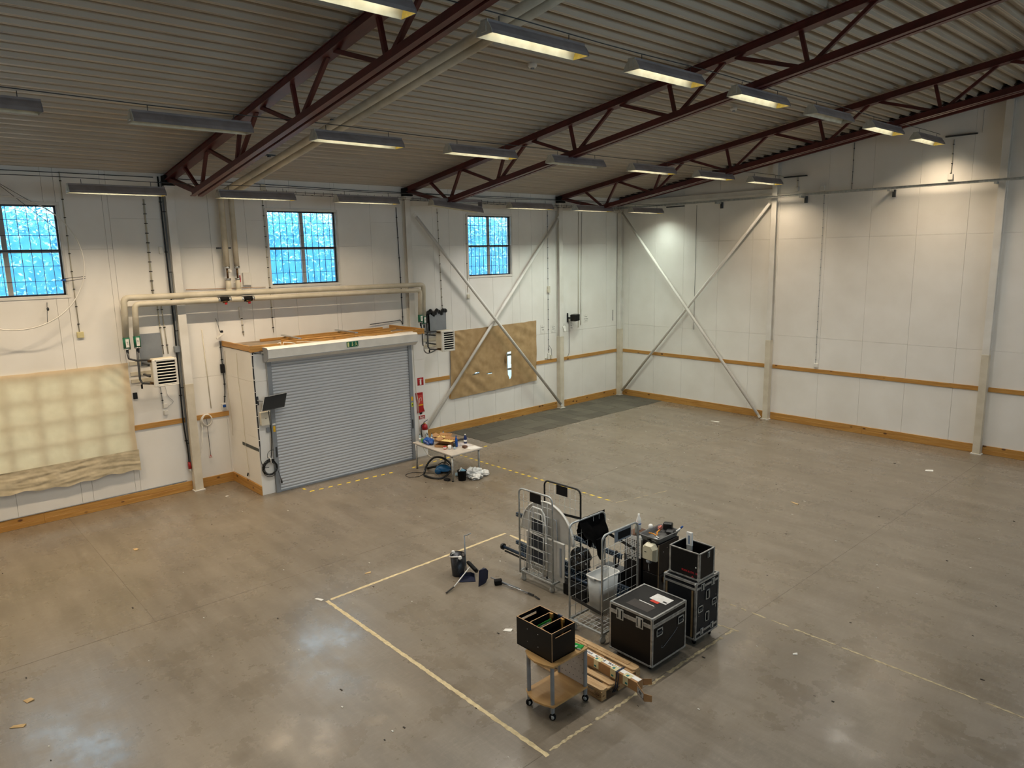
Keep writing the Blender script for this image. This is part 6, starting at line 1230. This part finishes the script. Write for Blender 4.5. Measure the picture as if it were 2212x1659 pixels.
b = MB(M_); b.box((.44, -.075, .147), (.47, .09, .153)); b.tube([(.455, -.062, .15), (.455, -.075, .05), (.47, -.10, -.05), (.45, -.14, -.13)], .009, 5); b.tube([(.48, -.062, .15), (.50, -.08, .06), (.50, -.10, -.05), (.47, -.12, -.12)], .008, 5); b.build('blue_black_strap', mat('navy_strap', '#142038', '#0e1828', .6), t)
b = MB(M_); b.prism([(.80, -.055, .145), (.98, -.12, .10), (.99, -.12, -.01), (.80, -.055, .0)], (0, 0, 0), (0, .006, 0)); b.build('torn_flap', CARD, t); 
M2 = M_ @ face((.90, -.094, .058), (.94, -.33, -.1), (.03, 0, 1)); b = MB(M2); b.box((-.08, -.05, 0), (.075, .045, .002)); b.build('flap_print', mat('grey_print_patch', '#B8B4AC', '#6a6a70', .6, scale=40), t); text('ES!', .05, M2 @ Matrix.Translation((.0, 0, .003)), INK, t, bold=True)
b = MB(M_); b.prism([(.80, .075, .145), (.90, .13, .17), (.91, .13, .09), (.80, .075, .05)], (0, 0, 0), (0, .006, 0)); b.build('torn_flap', CARD, t); b = MB(M_); b.prism([(.98, -.12, .10), (1.07, -.07, .09), (1.07, -.07, .0), (.99, -.12, -.01)], (0, 0, 0), (0, .006, 0)); b.build('torn_flap', CARD, t)
MB().box((12.30, -16.12, .162), (13.35, -16.05, .17)).top('loose_board', PAL, 'thin pale board lying at the back edge of the pallet', 'board')
TRW = mat('birch_laminate', '#C49C66', '#B58C56', .4, scale=2, stretch=(1, 6, 1)); TRG = mat('grey_trolley_metal', '#8E8F90', '#808182', .4); PERF = mat('pale_perforated_steel', '#C6C2BE', '#bab6b2', .45)
t = thing('serving_trolley', 'small wheeled trolley with wooden shelves and a perforated grey side', 'trolley', (13.05, -17.3, 0))
tx0, tx1, ty0, ty1 = 12.82, 13.36, -17.70, -16.98
for z_, nm in ((.765, 'top_shelf'), (.20, 'bottom_shelf')): MB().prism([(tx0, ty1, z_), (tx0, ty0+.08, z_), (tx0+.12, ty0+.01, z_), (tx0+.27, ty0-.02, z_), (tx1-.12, ty0+.01, z_), (tx1, ty0+.06, z_), (tx1, ty1, z_)] if 1 else [], (0, 0, 0), (0, 0, .024)).build(nm, TRW, t)
for x_, y_ in ((tx0+.05, ty0+.09), (tx1-.05, ty0+.09), (tx0+.03, ty1-.02), (tx1-.03, ty1-.02)):
    MB().box((x_-.02, y_-.03, .09), (x_+.02, y_+.03, .765), .012).build('leg', TRG, t)
    MB(frame((x_, y_, 0), R.uniform(.3, 1.2))).lathe((0, 0, .045), [(.03, -.018), (.045, -.014), (.045, .014), (.03, .018)], 16, axis=1).build('wheel', BLACKM, t); MB(frame((x_, y_, 0), .4)).lathe((0, 0, .045), [(.028, -.02), (.028, .02)], 12, axis=1).build('wheel_cap', WGREY, t)
for y_ in (ty0+.09, ty1-.02): MB().box((tx0+.05, y_-.012, .17), (tx1-.05, y_+.012, .20), .003).build('cross_rail', TRG, t)
for x_ in (tx0+.04, tx1-.04): MB().box((x_-.012, ty0+.09, .17), (x_+.012, ty1-.02, .20), .003).build('side_rail', TRG, t)
MB().box((tx0+.05, ty1-.03, .225), (tx1-.05, ty1-.024, .765)).build('back_panel', PERF, t); b = MB(); b.mi = 0
for i in range(6):
    for j in range(5): b.cyl((tx0+.09+i*.07+(.035 if j % 2 else 0), ty1-.0305, .30+j*.1), (tx0+.09+i*.07+(.035 if j % 2 else 0), ty1-.0300, .30+j*.1), .007, 8, smooth=False)
b.build('perforations', BLACKM, t, kind='stuff')
t = thing('compartment_box', 'black plywood box with three compartments standing on the trolley', 'box', (12.95, -17.35, .79)); BX = frame((12.955, -17.37, .79), 0); bw, bd, bh, e = .66, .44, .40, .012; PLY = mat('ply_edge', '#B8926A', '#a88258', .7); FILM = mat('dark_brown_film_ply', '#0C0806', '#110B08', .45, spec=.3, scale=4)
def vboard(a, c_, nm): b = MB(BX); b.box(a, c_); o = b.build(nm, FILM, t); lo = [min(a[i], c_[i]) for i in range(3)]; hi = [max(a[i], c_[i]) for i in range(3)]; MB(BX).box((lo[0], lo[1], hi[2]), (hi[0], hi[1], hi[2]+.0015)).build('raw_edge', PLY, o); return o
vboard((-bw/2, -bd/2, 0), (bw/2, -bd/2+e, bh), 'long_side'); vboard((-bw/2, bd/2-e, 0), (bw/2, bd/2, bh), 'long_side'); MB(BX).box((-bw/2, -bd/2, 0), (bw/2, bd/2, e)).build('bottom_board', FILM, t)
for x_ in (-bw/2, bw/2-e):
    for nm, y0, y1, z0, z1 in (('end_board', -bd/2+e, bd/2-e, 0, bh-.085), ('end_board', -bd/2+e, -.15, bh-.085, bh-.05), ('end_board', .15, bd/2-e, bh-.085, bh-.05)): MB(BX).box((x_, y0, z0), (x_+e, y1, z1)).build(nm, FILM, t)
    vboard((x_, -bd/2+e, bh-.05), (x_+e, bd/2-e, bh), 'end_board'); MB(BX).box((x_, -.15, bh-.087), (x_+e, .15, bh-.0845)).build('handle_slot_edge', PLY, t)
MB(BX).box((bw/2-.0005, -bd/2-.0, 0), (bw/2+.001, -bd/2+e, bh)).build('raw_edge_strip', PLY, t)
for x_ in (-.11, .10): vboard((x_, -bd/2+e, e), (x_+e, bd/2-e, bh-.01), 'divider'); MB(BX).box((x_+e, bd/2-e-.035, e), (x_+e+.045, bd/2-e, bh-.012), .002).build('corner_batten', PX, t); MB(BX).box((x_+e, -bd/2+e, e), (x_+e+.045, -bd/2+e+.03, bh-.012), .002).build('corner_batten', PX, t)
for x_ in (-.12, .08):
    for z_ in (.12, .30): MB(BX).cyl((x_, -bd/2-.003, z_), (x_, -bd/2, z_), .006, 8).build('screw_head', CHROME, t)
t = thing('clipboard', 'green clipboard with paper standing in the middle compartment of the black box', 'clipboard', (12.95, -17.35, .82)); M_ = BX @ face((-.005, -.02, .22), (.25, 1, .22), (-.25, -.1, 1)); MB(M_).box((-.14, -.12, 0), (.14, .13, .004), .001).build('board', mat('green_board', '#2E9A36', '#27862e', .4), t); MB(M_).box((-.12, -.12, .004), (.12, .10, .006)).build('paper_sheet', PAPER, t); MB(M_).tube([(-.06, .10, .012), (-.04, .07, .014), (.0, .085, .016), (.05, .075, .014), (.07, .1, .012)], .006, 5).build('clip', BLACK, t)
t = thing('tape_roll', 'small dark blue tape hanging over the back edge of the black box', 'tape', (13.02, -17.15, 1.19)); MB().box((12.98, -17.165, 1.15), (13.06, -17.14, 1.197), .004).build('tape_body', mat('navy_tape', '#1C2C48', '#16233a', .5), t)
t = thing('snack_packet', 'bright green packet lying on the trolley top beside the black box', 'packet', (13.26, -17.05, .79)); M_ = frame((13.24, -17.07, .79), .25); MB(M_).box((-.085, -.055, .001), (.085, .055, .02), .006).build('foil_packet', mat('green_foil', '#149A3E', '#108a34', .3), t); MB(M_).prism([(-.04, -.056, .0205), (.0, -.056, .0205), (.02, -.0, .0205), (-.03, -.02, .0205)], (0, 0, 0), (0, 0, .001)).build('white_print', PAPER, t); MB(M_).box((.04, -.06, .002), (.09, -.05, .018)).build('white_end', PAPER, t)
# ================================================================ BIN, DUSTPANS, BROOMS
t = thing('waste_bin', 'small black wire mesh waste bin with a white bag over its rim', 'bin', (9.02, -15.86, 0)); MESH = mat('black_mesh', '#26272A', '#3C3D40', .3, scale=60, metal=.5)
MB().lathe((9.03, -15.80, 0), [(.12, 0), (.12, .02), (.145, .40), (.14, .40), (.116, .02)], 24).build('mesh_body', MESH, t); MB().tube([(9.03+.146*math.cos(a_), -15.80+.146*math.sin(a_), .405) for a_ in np.linspace(0, 2*math.pi, 28)[:-1]], .008, 6, closed=True).build('rim', BLACK, t)
MB().tube([(9.03+.148*math.cos(a_), -15.80+.148*math.sin(a_), .40-.02*math.sin(a_*2)) for a_ in np.linspace(3.0, 6.1, 14)], .012, 6).build('bag_edge', PAPER, t)
for a_ in (3.1, 5.9): b = MB(); c_ = (9.03+.15*math.cos(a_), -15.80+.15*math.sin(a_), .39); b.lathe(c_, [(.015, -.03), (.04, 0), (.03, .04), (.005, .05)], 7, False); b.build('bag_tuft', PAPER, t)
NAVY = mat('navy_dustpan_plastic', '#1E2238', '#181c2e', .4)
def pan(t, M_):
    b = MB(M_); o = [(-.15, -.13), (.15, -.13), (.13, .06), (.07, .12), (-.07, .12), (-.13, .06)]; inn = [(x_*.85, y_*.85+(-.0)) for x_, y_ in o]
    b.add([(x_, y_, 0) for x_, y_ in o], [list(range(6))[::-1]]); b.add([(x_, y_, .004) for x_, y_ in o], [list(range(6))])
    for i in range(1, 6):
        j = (i+1) % 6
        if (i, j) == (0, 1): continue
        hi_ = lambda q: .0+.075*min(1, (o[q][1]+.13)/.12)
        b.prism([(o[i][0], o[i][1], 0), (o[j][0], o[j][1], 0), (o[j][0]*1.04, o[j][1]*1.04, hi_(j)), (o[i][0]*1.04, o[i][1]*1.04, hi_(i))], (0, 0, 0), (-o[i][0]*.03, -o[i][1]*.03, 0))
    b.build('pan', NAVY, t)
t = thing('lobby_dustpan', 'navy long-handled dustpan standing upright beside the waste bin', 'dustpan', (9.25, -15.78, 0)); pan(t, frame((9.30, -15.80, .003), .9)); MB().cyl((9.14, -15.70, .05), (9.12, -15.70, .78), .013, 10).build('long_handle', GREYP, t); MB().tube([(9.12, -15.70, .78), (9.16, -15.68, .79), (9.20, -15.64, .82), (9.22, -15.62, .83)], .011, 6).build('hook_grip', GREYP, t)
t = thing('lobby_broom', 'broom lying over the upright dustpan with its handle towards the camera', 'broom', (9.3, -16.0, 0)); MB().cyl((9.20, -15.66, .16), (9.46, -16.24, .05), .011, 8).build('long_handle', LW, t); MB().beam((9.46, -16.24, .05), (9.50, -16.45, .02), .03, .018, c=.004).build('grip', BLACK, t)
MB().beam((9.02, -15.56, .18), (9.34, -15.62, .13), .06, .05, c=.01).build('broom_head', BLACKM, t); MB().beam((9.02, -15.535, .15), (9.34, -15.595, .10), .05, .06, up=(0, .3, 1)).build('bristles', mat('grey_bristles', '#3A3A38', '#2c2c2a', .95, scale=80), t)
t = thing('lobby_dustpan', 'dark dustpan lying on its side, mouth to the left, its pole pointing right', 'dustpan', (9.65, -15.68, 0)); pan(t, face((9.66, -15.70, .135), (-.15, .2, .95), (-.12, .99, 0))); MB().cyl((9.72, -15.58, .10), (10.30, -15.40, .02), .011, 8).build('long_handle', GREYP, t)
t = thing('lobby_broom', 'second broom lying flat with a black block head, pointing to the roll cage', 'broom', (10.2, -15.45, 0)); MB().cyl((9.90, -15.52, .05), (10.55, -15.42, .03), .012, 8).build('long_handle', CHROME, t); MB().beam((9.84, -15.60, .05), (9.92, -15.48, .06), .10, .09, c=.012).build('broom_head', BLACKM, t); MB().beam((10.55, -15.42, .03), (10.68, -15.40, .025), .035, .02, c=.004).build('grip', BLACK, t); MB().beam((10.70, -15.40, .02), (10.84, -15.42, .015), .03, .016, c=.004).build('grip', BLACK, t)
